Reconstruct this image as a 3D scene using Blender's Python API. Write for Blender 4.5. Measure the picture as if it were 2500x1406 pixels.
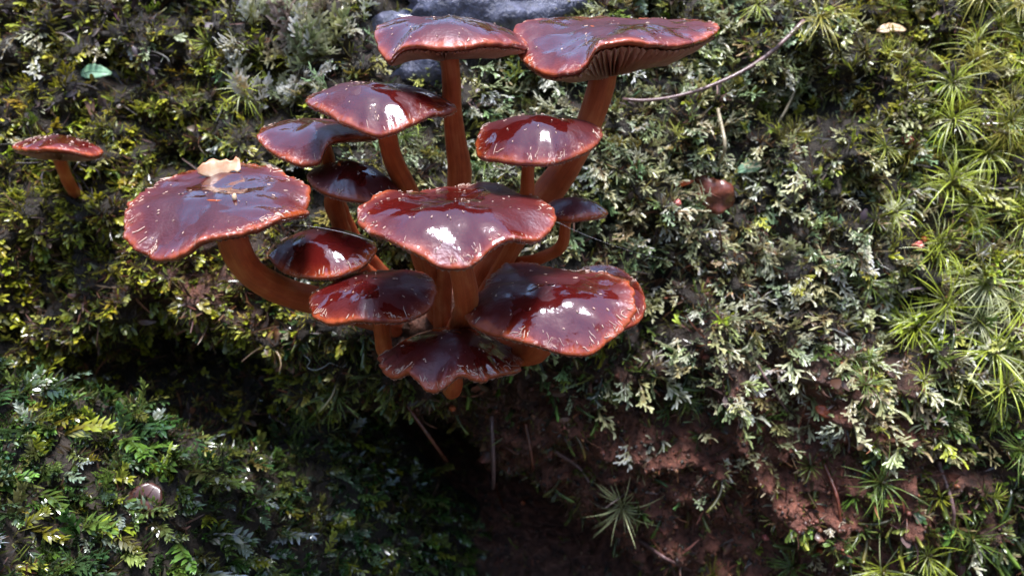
import bpy, math
import numpy as np
from mathutils import Vector

# ------------------------------------------------------------------ scene, camera, light
for o in list(bpy.data.objects):
    bpy.data.objects.remove(o)
SC = bpy.context.scene
COL = SC.collection
U = 0.01                      # all builders below work in centimetres, camera at the origin
Z0 = 0.40                     # camera height above the forest floor, metres
FPX, PITCH = 2000.0, math.radians(17.0)

cd = bpy.data.cameras.new('camera')
cam = bpy.data.objects.new('camera', cd)
COL.objects.link(cam)
cam.location = (0, 0, Z0)
cam.rotation_euler = (math.pi/2 - PITCH, 0, 0)
cd.sensor_width = 36.0
cd.lens = 36.0*FPX/2500.0
cd.clip_start = 0.01
cd.clip_end = 200.0
cd.dof.use_dof = True
cd.dof.focus_distance = 0.178
cd.dof.aperture_fstop = 22.0
SC.camera = cam

SUN_EL, SUN_AZ = 79.0, 150.0   # degrees; azimuth from +Y (behind the bank) towards +X
SUN_FROM = Vector((math.cos(math.radians(SUN_EL))*math.sin(math.radians(SUN_AZ)),
                   math.cos(math.radians(SUN_EL))*math.cos(math.radians(SUN_AZ)),
                   math.sin(math.radians(SUN_EL))))
w = bpy.data.worlds.new('World')
SC.world = w
w.use_nodes = True
nt = w.node_tree
nt.nodes.clear()
sky = nt.nodes.new('ShaderNodeTexSky')
sky.sky_type = 'NISHITA'
sky.sun_disc = False
sky.sun_elevation = math.radians(SUN_EL)
sky.sun_rotation = math.radians(SUN_AZ)
bg = nt.nodes.new('ShaderNodeBackground')
bg.inputs['Strength'].default_value = 0.085
wo = nt.nodes.new('ShaderNodeOutputWorld')
nt.links.new(sky.outputs[0], bg.inputs['Color'])
nt.links.new(bg.outputs[0], wo.inputs['Surface'])

sd = bpy.data.lights.new('sun', 'SUN')
sd.energy = 1.5
sd.angle = math.radians(15.0)
sd.color = (0.97, 0.97, 1.0)
sun = bpy.data.objects.new('sun', sd)
COL.objects.link(sun)
sun.rotation_euler = SUN_FROM.to_track_quat('Z', 'Y').to_euler()
sun.location = (0, 0, 5)

SC.view_settings.view_transform = 'Standard'
SC.view_settings.look = 'None'
SC.view_settings.gamma = 1.0
SC.view_settings.exposure = 2.45
SC.view_settings.use_curve_mapping = False
SC.cycles.max_bounces = 6
SC.cycles.diffuse_bounces = 3
SC.cycles.glossy_bounces = 3
SC.cycles.transmission_bounces = 5

rng = np.random.default_rng(7)

# ------------------------------------------------------------------ helpers
CT, ST = math.cos(PITCH), math.sin(PITCH)

def pix(px, py, Y):
    """point at distance Y (cm, world +Y) seen at photo pixel px,py; arrays allowed"""
    px = np.asarray(px, float); py = np.asarray(py, float); Y = np.asarray(Y, float)
    r = (px-1250)/FPX
    u = -(py-703)/FPX
    t = Y/(CT+ST*u)
    return np.stack([t*r, Y+0*t, t*(-ST+CT*u)], -1)

def proj(P):
    P = np.asarray(P, float)
    f = P[..., 1]*CT-P[..., 2]*ST
    u = P[..., 1]*ST+P[..., 2]*CT
    return 1250+FPX*P[..., 0]/f, 703-FPX*u/f

def pxs(Y):
    return Y/(CT*FPX)          # cm for one photo pixel at distance Y

_perm = np.random.default_rng(3).permutation(1024)
_grad = np.random.default_rng(4).normal(size=(1024, 3))
_grad /= np.linalg.norm(_grad, axis=1)[:, None]

def noise3(P):
    P = np.asarray(P, float)
    i = np.floor(P).astype(int); f = P-i
    s = f*f*f*(f*(f*6-15)+10)
    out = 0
    for dx in (0, 1):
        for dy in (0, 1):
            for dz in (0, 1):
                h = _perm[(_perm[(_perm[(i[..., 0]+dx) % 1024]+i[..., 1]+dy) % 1024]+i[..., 2]+dz) % 1024]
                g = _grad[h]
                d = f-np.array([dx, dy, dz])
                wgt = (s[..., 0] if dx else 1-s[..., 0])*(s[..., 1] if dy else 1-s[..., 1])*(s[..., 2] if dz else 1-s[..., 2])
                out = out+wgt*(g*d).sum(-1)
    return out*1.5

def fbm(P, oct=3, gain=0.5):
    a, s, out = 1.0, 1.0, 0
    for k in range(oct):
        out = out+a*noise3(np.asarray(P)*s+17.3*k)
        a *= gain; s *= 2.03
    return out

def sstep(a, b, x):
    t = np.clip((x-a)/(b-a), 0, 1)
    return t*t*(3-2*t)

def tag(o, label=None, cat=None, group=None, kind=None):
    if label: o['label'] = label
    if cat: o['category'] = cat
    if group: o['group'] = group
    if kind: o['kind'] = kind
    return o

def empty(name, loc_cm):
    o = bpy.data.objects.new(name, None)
    o.empty_display_size = 0.005
    COL.objects.link(o)
    o.location = (loc_cm[0]*U, loc_cm[1]*U, loc_cm[2]*U+Z0)
    return o

def meshdata(name, V, F, mat, col=None, smooth=True, attrs=None):
    """V cm (n,3); F list of polygons or (m,3)/(m,4) int array"""
    me = bpy.data.meshes.new(name)
    V = np.asarray(V, np.float32)*U
    if isinstance(F, np.ndarray):
        k = F.shape[1]; m = F.shape[0]
        me.vertices.add(len(V)); me.vertices.foreach_set('co', V.ravel())
        me.loops.add(m*k); me.loops.foreach_set('vertex_index', F.astype(np.int32).ravel())
        me.polygons.add(m)
        me.polygons.foreach_set('loop_start', np.arange(0, m*k, k, dtype=np.int32))
        me.polygons.foreach_set('loop_total', np.full(m, k, np.int32))
        me.update(calc_edges=True)
    else:
        me.from_pydata([tuple(v) for v in V], [], [tuple(int(i) for i in f) for f in F])
    me.polygons.foreach_set('use_smooth', np.full(len(me.polygons), smooth))
    if col is not None:
        c = np.ones((len(V), 4), np.float32); c[:, :3] = col
        a = me.attributes.new('Col', 'FLOAT_COLOR', 'POINT'); a.data.foreach_set('color', c.ravel())
    for k2, vals in (attrs or {}).items():
        a = me.attributes.new(k2, 'FLOAT', 'POINT'); a.data.foreach_set('value', np.asarray(vals, np.float32))
    me.materials.append(mat)
    me.validate()
    return me

def link(name, me, parent=None, loc_cm=None):
    o = bpy.data.objects.new(name, me)
    COL.objects.link(o)
    if parent is not None:
        o.parent = parent
        if loc_cm is not None:
            o.location = [c*U for c in loc_cm]
    else:
        l = (0, 0, 0) if loc_cm is None else loc_cm
        o.location = (l[0]*U, l[1]*U, l[2]*U+Z0)
    return o

def quads_grid(nu, nv, wrap_u=False, off=0):
    """vertex index = v*nu+u"""
    u = np.arange(nu if wrap_u else nu-1); v = np.arange(nv-1)
    uu, vv = np.meshgrid(u, v)
    a = vv*nu+uu; b = vv*nu+(uu+1) % nu
    return np.stack([a, b, b+nu, a+nu], -1).reshape(-1, 4)+off

def catmull(K, n):
    K = np.asarray(K, float)
    d = np.r_[0, np.cumsum(np.linalg.norm(np.diff(K[:, :3], axis=0), axis=1))]
    d /= d[-1]
    m = np.gradient(K, d, axis=0) if len(K) > 2 else np.repeat((K[1]-K[0])[None], 2, 0)
    t = np.linspace(0, 1, n)
    j = np.clip(np.searchsorted(d, t, side='right')-1, 0, len(K)-2)
    h = (d[j+1]-d[j])[:, None]; s = ((t-d[j])/(d[j+1]-d[j]))[:, None]
    return ((2*s**3-3*s**2+1)*K[j]+(s**3-2*s**2+s)*h*m[j]+(-2*s**3+3*s**2)*K[j+1]+(s**3-s**2)*h*m[j+1])

def tube(path, rad, sides=14, cap=True, wob=0.0, seed=0, flat=1.0):
    path = np.asarray(path, float); n = len(path)
    rad = np.broadcast_to(np.asarray(rad, float), (n,))
    T = np.gradient(path, axis=0); T /= np.linalg.norm(T, axis=1)[:, None]+1e-9
    ref = np.array([0.31, -0.9, 0.12]); A = np.cross(T, ref); A /= np.linalg.norm(A, axis=1)[:, None]+1e-9
    B = np.cross(T, A)
    a = np.linspace(0, 2*np.pi, sides, endpoint=False)
    R = rad[:, None]*np.ones(sides)
    if wob:
        q = np.stack([np.cos(a)[None]*1.3+0*R, np.sin(a)[None]*1.3+0*R, np.arange(n)[:, None]*0.35+0*R+seed*7.7], -1)
        R = R*(1+wob*noise3(q))
    V = path[:, None]+R[..., None]*(np.cos(a)[None, :, None]*A[:, None]+flat*np.sin(a)[None, :, None]*B[:, None])
    V = V.reshape(-1, 3)
    F = [tuple(q) for q in quads_grid(sides, n, True)]
    if cap:
        F.append(tuple(range(sides))[::-1]); F.append(tuple((n-1)*sides+k for k in range(sides)))
    return V, F

def unit(v):
    v = np.asarray(v, float)
    return v/(np.linalg.norm(v, axis=-1, keepdims=True)+1e-12)

# ------------------------------------------------------------------ materials
def new_mat(name):
    m = bpy.data.materials.new(name); m.use_nodes = True
    n = m.node_tree; n.nodes.clear()
    out = n.nodes.new('ShaderNodeOutputMaterial'); b = n.nodes.new('ShaderNodeBsdfPrincipled')
    n.links.new(b.outputs[0], out.inputs['Surface'])
    return m, n, b, out

def nd(n, t, **kw):
    x = n.nodes.new(t)
    for k, v in kw.items():
        if k in x.inputs: x.inputs[k].default_value = v
        else: setattr(x, k, v)
    return x

def ramp(n, pts, interp='LINEAR'):
    r = n.nodes.new('ShaderNodeValToRGB'); e = r.color_ramp.elements
    r.color_ramp.interpolation = interp
    while len(e) < len(pts): e.new(0.5)
    for k, (p, c) in zip(e, pts):
        k.position = p; k.color = c if len(c) == 4 else (*c, 1)
    return r

def moss_mat(name, rough=0.35, trans=0.25, bump=0.0, coat=0.0):
    m, n, b, out = new_mat(name)
    at = nd(n, 'ShaderNodeAttribute', attribute_name='Col')
    tc = nd(n, 'ShaderNodeTexCoord')
    nz = nd(n, 'ShaderNodeTexNoise', Scale=900.0, Detail=2.0)
    n.links.new(tc.outputs['Object'], nz.inputs['Vector'])
    mp = nd(n, 'ShaderNodeMapRange'); mp.inputs['To Min'].default_value = 0.72; mp.inputs['To Max'].default_value = 1.28
    n.links.new(nz.outputs[0], mp.inputs['Value'])
    oi = nd(n, 'ShaderNodeObjectInfo')
    mp2 = nd(n, 'ShaderNodeMapRange'); mp2.inputs['To Min'].default_value = 0.8; mp2.inputs['To Max'].default_value = 1.2
    n.links.new(oi.outputs['Random'], mp2.inputs['Value'])
    mu = nd(n, 'ShaderNodeMath', operation='MULTIPLY'); n.links.new(mp.outputs[0], mu.inputs[0]); n.links.new(mp2.outputs[0], mu.inputs[1])
    vm = nd(n, 'ShaderNodeVectorMath', operation='SCALE')
    n.links.new(at.outputs['Color'], vm.inputs[0]); n.links.new(mu.outputs[0], vm.inputs['Scale'])
    n.links.new(vm.outputs[0], b.inputs['Base Color'])
    b.inputs['Roughness'].default_value = rough
    b.inputs['Coat Weight'].default_value = coat
    b.inputs['Coat Roughness'].default_value = 0.12
    if trans:
        tr = nd(n, 'ShaderNodeBsdfTranslucent'); n.links.new(vm.outputs[0], tr.inputs['Color'])
        mx = nd(n, 'ShaderNodeMixShader'); mx.inputs[0].default_value = trans
        n.links.new(b.outputs[0], mx.inputs[1]); n.links.new(tr.outputs[0], mx.inputs[2])
        n.links.new(mx.outputs[0], out.inputs['Surface'])
    return m

M_MOSS = moss_mat('moss_leaf', 0.36, 0.28, coat=0.45)
M_WET = moss_mat('wet_moss_leaf', 0.25, 0.22, coat=0.9)
M_LITTER = moss_mat('wet_litter', 0.5, 0.0, coat=0.15)

def cap_mat():
    m, n, b, out = new_mat('mushroom_cap')
    tc = nd(n, 'ShaderNodeTexCoord')
    rr = nd(n, 'ShaderNodeAttribute', attribute_name='rad')
    sh = nd(n, 'ShaderNodeAttribute', attribute_name='shade')
    nz = nd(n, 'ShaderNodeTexNoise', Scale=120.0, Detail=4.0, Roughness=0.6)
    n.links.new(tc.outputs['Object'], nz.inputs['Vector'])
    ad = nd(n, 'ShaderNodeMath', operation='MULTIPLY_ADD'); ad.inputs[1].default_value = 0.32; ad.inputs[2].default_value = -0.16
    n.links.new(nz.outputs[0], ad.inputs[0])
    ad2 = nd(n, 'ShaderNodeMath', operation='ADD'); n.links.new(ad.outputs[0], ad2.inputs[0]); n.links.new(rr.outputs['Fac'], ad2.inputs[1])
    r = ramp(n, [(0.0, (0.034, 0.0028, 0.0030)), (0.5, (0.048, 0.0036, 0.0036)), (0.84, (0.072, 0.0056, 0.0046)), (0.95, (0.14, 0.016, 0.007)), (1.0, (0.30, 0.055, 0.014))])
    n.links.new(ad2.outputs[0], r.inputs[0])
    vm = nd(n, 'ShaderNodeVectorMath', operation='SCALE'); n.links.new(r.outputs[0], vm.inputs[0]); n.links.new(sh.outputs['Fac'], vm.inputs['Scale'])
    # pale fibrils of the veil felted into the margin
    nf = nd(n, 'ShaderNodeTexNoise', Scale=700.0, Detail=5.0, Roughness=0.7, Distortion=1.2); n.links.new(tc.outputs['Object'], nf.inputs['Vector'])
    ng_ = nd(n, 'ShaderNodeTexNoise', Scale=140.0, Detail=2.0); n.links.new(tc.outputs['Object'], ng_.inputs['Vector'])
    fr = ramp(n, [(0.55, (0, 0, 0)), (0.62, (1, 1, 1))]); n.links.new(nf.outputs[0], fr.inputs[0])
    gr = ramp(n, [(0.44, (0, 0, 0)), (0.56, (1, 1, 1))]); n.links.new(ng_.outputs[0], gr.inputs[0])
    mr = ramp(n, [(0.88, (0, 0, 0)), (1.0, (1, 1, 1))]); n.links.new(ad2.outputs[0], mr.inputs[0])
    m1 = nd(n, 'ShaderNodeMath', operation='MULTIPLY'); n.links.new(fr.outputs[0], m1.inputs[0]); n.links.new(mr.outputs[0], m1.inputs[1])
    m2 = nd(n, 'ShaderNodeMath', operation='MULTIPLY'); n.links.new(m1.outputs[0], m2.inputs[0]); n.links.new(gr.outputs[0], m2.inputs[1])
    mv = nd(n, 'ShaderNodeMix', data_type='RGBA'); n.links.new(m2.outputs[0], mv.inputs[0]); n.links.new(vm.outputs[0], mv.inputs[6]); mv.inputs[7].default_value = (0.55, 0.36, 0.30, 1)
    n.links.new(mv.outputs[2], b.inputs['Base Color'])
    # wet, mirror-like film in patches; damp satin skin elsewhere
    nw = nd(n, 'ShaderNodeTexNoise', Scale=75.0, Detail=3.0, Roughness=0.55, Distortion=0.4)
    oi = nd(n, 'ShaderNodeObjectInfo')
    va = nd(n, 'ShaderNodeVectorMath', operation='ADD'); n.links.new(tc.outputs['Object'], va.inputs[0]); n.links.new(oi.outputs['Random'], va.inputs[1])
    n.links.new(va.outputs[0], nw.inputs['Vector'])
    wa = nd(n, 'ShaderNodeAttribute', attribute_name='wet')
    wsub = nd(n, 'ShaderNodeMath', operation='MULTIPLY_ADD'); wsub.inputs[1].default_value = -0.20; n.links.new(wa.outputs['Fac'], wsub.inputs[0]); n.links.new(nw.outputs[0], wsub.inputs[2])
    wadd = nd(n, 'ShaderNodeMath', operation='ADD'); wadd.inputs[1].default_value = 0.04; n.links.new(wsub.outputs[0], wadd.inputs[0])
    wr = ramp(n, [(0.47, (0.10,)*3), (0.51, (0.44,)*3)])
    cw = ramp(n, [(0.46, (1.0,)*3), (0.52, (0.06,)*3)])
    n.links.new(wadd.outputs[0], cw.inputs[0]); n.links.new(cw.outputs[0], b.inputs['Coat Weight'])
    n.links.new(wadd.outputs[0], wr.inputs[0])
    n.links.new(wr.outputs[0], b.inputs['Roughness'])
    b.inputs['Specular IOR Level'].default_value = 0.62
    b.inputs['Specular Tint'].default_value = (0.88, 0.86, 1.0, 1)
    b.inputs['Coat Weight'].default_value = 0.35
    b.inputs['Coat Roughness'].default_value = 0.05
    b.inputs['Subsurface Weight'].default_value = 0.12
    b.inputs['Subsurface Radius'].default_value = (0.004, 0.0012, 0.0006)
    b.inputs['Subsurface Scale'].default_value = 0.5
    f1 = nd(n, 'ShaderNodeTexNoise', Scale=1500.0, Detail=2.0)
    f2 = nd(n, 'ShaderNodeTexNoise', Scale=330.0, Detail=3.0)
    n.links.new(tc.outputs['Object'], f1.inputs['Vector']); n.links.new(tc.outputs['Object'], f2.inputs['Vector'])
    b1 = nd(n, 'ShaderNodeBump', Strength=0.5, Distance=0.0005); b2 = nd(n, 'ShaderNodeBump', Strength=0.16, Distance=0.0012)
    # fine grain only on the satin skin
    gm = nd(n, 'ShaderNodeMath', operation='MULTIPLY'); n.links.new(f1.outputs[0], gm.inputs[0]); n.links.new(wr.outputs[0], gm.inputs[1])
    n.links.new(gm.outputs[0], b1.inputs['Height']); n.links.new(f2.outputs[0], b2.inputs['Height'])
    n.links.new(b2.outputs[0], b1.inputs['Normal']); n.links.new(b1.outputs[0], b.inputs['Normal'])
    n.links.new(b2.outputs[0], b.inputs['Coat Normal'])
    return m
M_CAP = cap_mat()

def noise_mat(name, stops, scale, rough=0.5, bump=0.3, dist=0.0005, stretch=None, sss=0.0, coat=0.0, spec=0.5, trans=0.0):
    m, n, b, out = new_mat(name)
    tc = nd(n, 'ShaderNodeTexCoord'); src = tc.outputs['Object']
    if stretch:
        mp = nd(n, 'ShaderNodeMapping'); mp.inputs['Scale'].default_value = stretch
        n.links.new(src, mp.inputs['Vector']); src = mp.outputs[0]
    nz = nd(n, 'ShaderNodeTexNoise', Scale=scale, Detail=6.0, Roughness=0.62)
    n.links.new(src, nz.inputs['Vector'])
    r = ramp(n, stops); n.links.new(nz.outputs[0], r.inputs[0]); n.links.new(r.outputs[0], b.inputs['Base Color'])
    b.inputs['Roughness'].default_value = rough
    b.inputs['Coat Weight'].default_value = coat; b.inputs['Coat Roughness'].default_value = 0.12
    b.inputs['Specular IOR Level'].default_value = spec
    if sss:
        b.inputs['Subsurface Weight'].default_value = sss
        b.inputs['Subsurface Radius'].default_value = (0.005, 0.0018, 0.0007); b.inputs['Subsurface Scale'].default_value = 0.5
    if bump:
        bp = nd(n, 'ShaderNodeBump', Strength=bump, Distance=dist)
        n.links.new(nz.outputs[0], bp.inputs['Height']); n.links.new(bp.outputs[0], b.inputs['Normal'])
    if trans:
        tr = nd(n, 'ShaderNodeBsdfTranslucent'); n.links.new(r.outputs[0], tr.inputs['Color'])
        mx = nd(n, 'ShaderNodeMixShader'); mx.inputs[0].default_value = trans
        n.links.new(b.outputs[0], mx.inputs[1]); n.links.new(tr.outputs[0], mx.inputs[2])
        n.links.new(mx.outputs[0], out.inputs['Surface'])
    return m

def stem_mat():
    m, n, b, out = new_mat('mushroom_stem')
    av = nd(n, 'ShaderNodeAttribute', attribute_name='fib'); al = nd(n, 'ShaderNodeAttribute', attribute_name='along')
    tc = nd(n, 'ShaderNodeTexCoord')
    nz = nd(n, 'ShaderNodeTexNoise', Scale=3.0, Detail=5.0, Roughness=0.7); n.links.new(av.outputs['Vector'], nz.inputs['Vector'])
    nb_ = nd(n, 'ShaderNodeTexNoise', Scale=190.0, Detail=4.0); n.links.new(tc.outputs['Object'], nb_.inputs['Vector'])
    sm = nd(n, 'ShaderNodeMath', operation='ADD'); n.links.new(nz.outputs[0], sm.inputs[0]); n.links.new(nb_.outputs[0], sm.inputs[1])
    hv = nd(n, 'ShaderNodeMath', operation='MULTIPLY'); n.links.new(sm.outputs[0], hv.inputs[0]); hv.inputs[1].default_value = 0.5
    r1 = ramp(n, [(0.34, (0.36, 0.058, 0.015)), (0.5, (0.53, 0.10, 0.025)), (0.66, (0.64, 0.19, 0.062))])
    r2 = ramp(n, [(0.36, (0.18, 0.036, 0.014)), (0.5, (0.31, 0.075, 0.030)), (0.66, (0.44, 0.18, 0.11))])
    n.links.new(hv.outputs[0], r1.inputs[0]); n.links.new(hv.outputs[0], r2.inputs[0])
    mr = nd(n, 'ShaderNodeMapRange'); mr.inputs['From Min'].default_value = 0.35; mr.inputs['From Max'].default_value = 0.95; n.links.new(al.outputs['Fac'], mr.inputs['Value'])
    mx = nd(n, 'ShaderNodeMix', data_type='RGBA'); n.links.new(mr.outputs[0], mx.inputs[0]); n.links.new(r1.outputs[0], mx.inputs[6]); n.links.new(r2.outputs[0], mx.inputs[7])
    n.links.new(mx.outputs[2], b.inputs['Base Color']); b.inputs['Roughness'].default_value = 0.45
    b.inputs['Subsurface Weight'].default_value = 0.25; b.inputs['Subsurface Radius'].default_value = (0.005, 0.0018, 0.0007); b.inputs['Subsurface Scale'].default_value = 0.5
    bp = nd(n, 'ShaderNodeBump', Strength=0.3, Distance=0.0006); n.links.new(nz.outputs[0], bp.inputs['Height']); n.links.new(bp.outputs[0], b.inputs['Normal'])
    return m
M_STEM = stem_mat()
M_GILL = noise_mat('mushroom_gills', [(0.3, (0.46, 0.21, 0.14)), (0.7, (0.62, 0.35, 0.26))], 300, 0.6, 0.2, 0.0003, sss=0.2, trans=0.25)
M_VEIL = noise_mat('veil_remnant', [(0.3, (0.42, 0.24, 0.18)), (0.7, (0.62, 0.46, 0.38))], 900, 0.6, 0.2, 0.0002)
M_EARTH = noise_mat('peaty_earth', [(0.25, (0.012, 0.007, 0.004)), (0.45, (0.06, 0.026, 0.016)), (0.62, (0.14, 0.055, 0.034)), (0.85, (0.23, 0.10, 0.065))], 240, 0.62, 0.9, 0.003, spec=0.4)
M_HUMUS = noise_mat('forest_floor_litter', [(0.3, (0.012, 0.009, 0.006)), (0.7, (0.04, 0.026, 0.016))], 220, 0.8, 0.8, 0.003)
def earth_mat():
    m, n, b, out = new_mat('bank_earth')
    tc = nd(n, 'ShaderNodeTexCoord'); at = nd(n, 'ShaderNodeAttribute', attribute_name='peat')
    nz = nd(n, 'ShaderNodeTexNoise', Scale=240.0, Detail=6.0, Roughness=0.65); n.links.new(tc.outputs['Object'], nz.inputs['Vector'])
    r1 = ramp(n, [(0.3, (0.008, 0.006, 0.004)), (0.6, (0.030, 0.020, 0.013)), (0.8, (0.06, 0.04, 0.026))])  # near-black earth outside the peat: shade between moss sprigs painted into the colour
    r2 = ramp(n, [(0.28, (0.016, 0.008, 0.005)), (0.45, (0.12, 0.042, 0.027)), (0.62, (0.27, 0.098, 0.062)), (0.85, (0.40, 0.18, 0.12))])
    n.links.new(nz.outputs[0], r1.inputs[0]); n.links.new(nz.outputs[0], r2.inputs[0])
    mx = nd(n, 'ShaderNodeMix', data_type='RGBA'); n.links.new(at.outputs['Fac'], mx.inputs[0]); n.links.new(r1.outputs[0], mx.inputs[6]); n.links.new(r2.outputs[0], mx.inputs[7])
    n.links.new(mx.outputs[2], b.inputs['Base Color']); b.inputs['Roughness'].default_value = 0.55
    bp = nd(n, 'ShaderNodeBump', Strength=1.0, Distance=0.004); n.links.new(nz.outputs[0], bp.inputs['Height']); n.links.new(bp.outputs[0], b.inputs['Normal'])
    return m
M_BANK = earth_mat()
M_BARK = noise_mat('wet_grey_rock', [(0.3, (0.035, 0.036, 0.06)), (0.55, (0.11, 0.115, 0.18)), (0.8, (0.22, 0.22, 0.32))], 320, 0.33, 0.9, 0.002, coat=0.3)
M_TWIG = noise_mat('purplish_twig', [(0.3, (0.09, 0.045, 0.045)), (0.7, (0.25, 0.15, 0.14))], 500, 0.4, 0.4, 0.0005, coat=0.3)
M_BROWNLEAF = noise_mat('wet_brown_leaf', [(0.3, (0.06, 0.016, 0.010)), (0.6, (0.17, 0.045, 0.024)), (0.8, (0.32, 0.11, 0.06))], 260, 0.25, 0.6, 0.0008, coat=0.5)
M_DARKLEAF = noise_mat('dark_round_leaf', [(0.3, (0.05, 0.018, 0.012)), (0.7, (0.13, 0.045, 0.028))], 200, 0.3, 0.3, 0.0005, coat=0.4)
M_GREENLEAF = noise_mat('mint_green_leaf', [(0.3, (0.16, 0.38, 0.20)), (0.7, (0.42, 0.62, 0.42))], 300, 0.45, 0.3, 0.0004, trans=0.2)
M_ORANGE = noise_mat('orange_leaf_scrap', [(0.3, (0.32, 0.045, 0.012)), (0.7, (0.60, 0.13, 0.03))], 300, 0.4, 0.3, 0.0004, coat=0.3, trans=0.15)
M_PINK = noise_mat('pink_bud', [(0.3, (0.45, 0.07, 0.06)), (0.7, (0.62, 0.2, 0.17))], 400, 0.3, 0.2, 0.0003, coat=0.4, sss=0.2)
M_CREAM = noise_mat('cream_scrap', [(0.3, (0.62, 0.30, 0.16)), (0.6, (0.75, 0.55, 0.36)), (0.8, (0.8, 0.68, 0.5))], 300, 0.45, 0.3, 0.0004, sss=0.1)
M_SCRAP = noise_mat('orange_cream_scrap', [(0.35, (0.55, 0.20, 0.10)), (0.5, (0.62, 0.36, 0.22)), (0.65, (0.7, 0.52, 0.38))], 180, 0.4, 0.3, 0.0004, sss=0.1)
M_PALESTEM = noise_mat('pale_moss_stalk', [(0.3, (0.22, 0.17, 0.10)), (0.7, (0.42, 0.36, 0.24))], 500, 0.4, 0.3, 0.0004)
M_SILK = noise_mat('silk', [(0.3, (0.75, 0.75, 0.78)), (0.7, (0.85, 0.85, 0.88))], 300, 0.25, 0.0)
M_WOOD = noise_mat('woodland_leaves', [(0.3, (0.02, 0.035, 0.012)), (0.7, (0.05, 0.085, 0.025))], 3, 0.6, 0.0, trans=0.2)

def water_mat():
    m, n, b, out = new_mat('water_drop')
    b.inputs['Base Color'].default_value = (1, 1, 1, 1); b.inputs['Roughness'].default_value = 0.01
    b.inputs['IOR'].default_value = 1.33; b.inputs['Transmission Weight'].default_value = 1.0
    return m
M_WATER = water_mat()

# ------------------------------------------------------------------ the bank (depth as a function of x, z), cm
def wx(px, py, Y=24.0):
    p = pix(px, py, Y); return p[0], p[2]

HOLES = [  # px, py, rx, rz, depth
    (1000, 1200, 1.7, 1.7, 9.0), (1140, 1340, 2.6, 1.3, 13.0), (800, 1150, 2.3, 1.4, 6.0), (430, 930, 2.8, 1.1, 4.5), (1600, 690, 0.85, 1.6, 2.0),
    (2060, 270, 1.5, 0.75, 1.8), (190, 200, 1.3, 0.6, 1.3), (370, 425, 1.5, 0.45, 1.5), (960, 640, 1.8, 0.9, 1.2),
    (720, 450, 1.0, 0.9, 1.2), (1450, 600, 1.0, 0.7, 1.6), (1560, 980, 2.0, 0.9, 1.4), (2150, 740, 0.9, 0.6, 1.0), (1390, 1420, 1.7, .8, 8.0)]
HOLES = [(*wx(a, b), c, d, e) for a, b, c, d, e in HOLES]

def bank_y(x, z, fine=True):
    x = np.asarray(x, float); z = np.asarray(z, float)
    zc = -8.4-3.2*sstep(3, 10, x)
    y = 23.2+np.where(z > zc, 0.50, 0.32-0.20*sstep(-1, 5, x))*(np.sqrt((z-zc)**2+2.0)-1.41)
    y = y-1.3*sstep(4, 12, x)+0.8*sstep(-4, -12, x)
    y = y+0.22*np.clip(z-1.5, 0, 99)**2
    for hx, hz, rx, rz, d in HOLES:
        y = y+d*np.exp(-(((x-hx)/rx)**2+((z-hz)/rz)**2))
    q = np.stack([x, 0*x, z], -1)
    fade = np.exp(-np.clip(np.abs(x)-25, 0, 99)/30)
    y = y+fade*(1.0*noise3(q*0.33+3.1)+0.75*noise3(q*0.8+9.4))
    if fine:
        y = y+fade*(0.8*noise3(q*1.5+5.5)+0.3*noise3(q*3.7+1.5))
    return y

def bank_normal(x, z):
    e = 0.12
    dyx = (bank_y(x+e, z)-bank_y(x-e, z))/(2*e); dyz = (bank_y(x, z+e)-bank_y(x, z-e))/(2*e)
    return unit(np.stack([dyx, -1+0*dyx, dyz], -1))

def bank_hit(px, py, lift=0.0):
    """where the photo pixel's ray meets the bank"""
    Y = np.linspace(15, 34, 400)
    P = pix(np.full(400, px), np.full(400, py), Y)
    d = P[:, 1]-bank_y(P[:, 0], P[:, 2])
    k = int(np.argmax(d > 0)) if (d > 0).any() else 399
    p = P[k].copy()
    return p+lift*bank_normal(p[0], p[2])

xs = np.r_[-np.geomspace(300, 22, 14), np.linspace(-21, 21, 330), np.geomspace(22, 300, 14)]
zs = np.r_[np.linspace(-39.5, -23, 8), np.linspace(-22, 6.5, 235)]
X, Z = np.meshgrid(xs, zs)
V = np.stack([X, bank_y(X, Z), Z], -1)
# the top of the bank runs back level into the wood
top = V[-1].copy(); rows = []
for dy in (4, 12, 40, 120, 300):
    r_ = top.copy(); r_[:, 1] += dy; r_[:, 2] += 0.6*math.log(dy); rows.append(r_)
V = np.concatenate([V, np.stack(rows)], 0)
nz_, nx_ = V.shape[:2]
VF = V.reshape(-1, 3)
bpx, bpy_ = proj(VF)
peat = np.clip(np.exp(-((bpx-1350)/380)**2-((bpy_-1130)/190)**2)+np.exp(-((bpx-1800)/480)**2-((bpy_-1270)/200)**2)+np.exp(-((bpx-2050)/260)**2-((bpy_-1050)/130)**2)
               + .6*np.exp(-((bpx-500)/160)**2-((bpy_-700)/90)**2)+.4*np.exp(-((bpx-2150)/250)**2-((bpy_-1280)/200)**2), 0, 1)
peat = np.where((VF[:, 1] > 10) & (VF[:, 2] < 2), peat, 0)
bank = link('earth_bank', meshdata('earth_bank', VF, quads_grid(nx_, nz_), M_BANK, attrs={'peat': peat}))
tag(bank, 'peaty bank face the mushrooms grow from, covered with moss, shade under it painted dark', 'bank', kind='structure')

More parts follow.
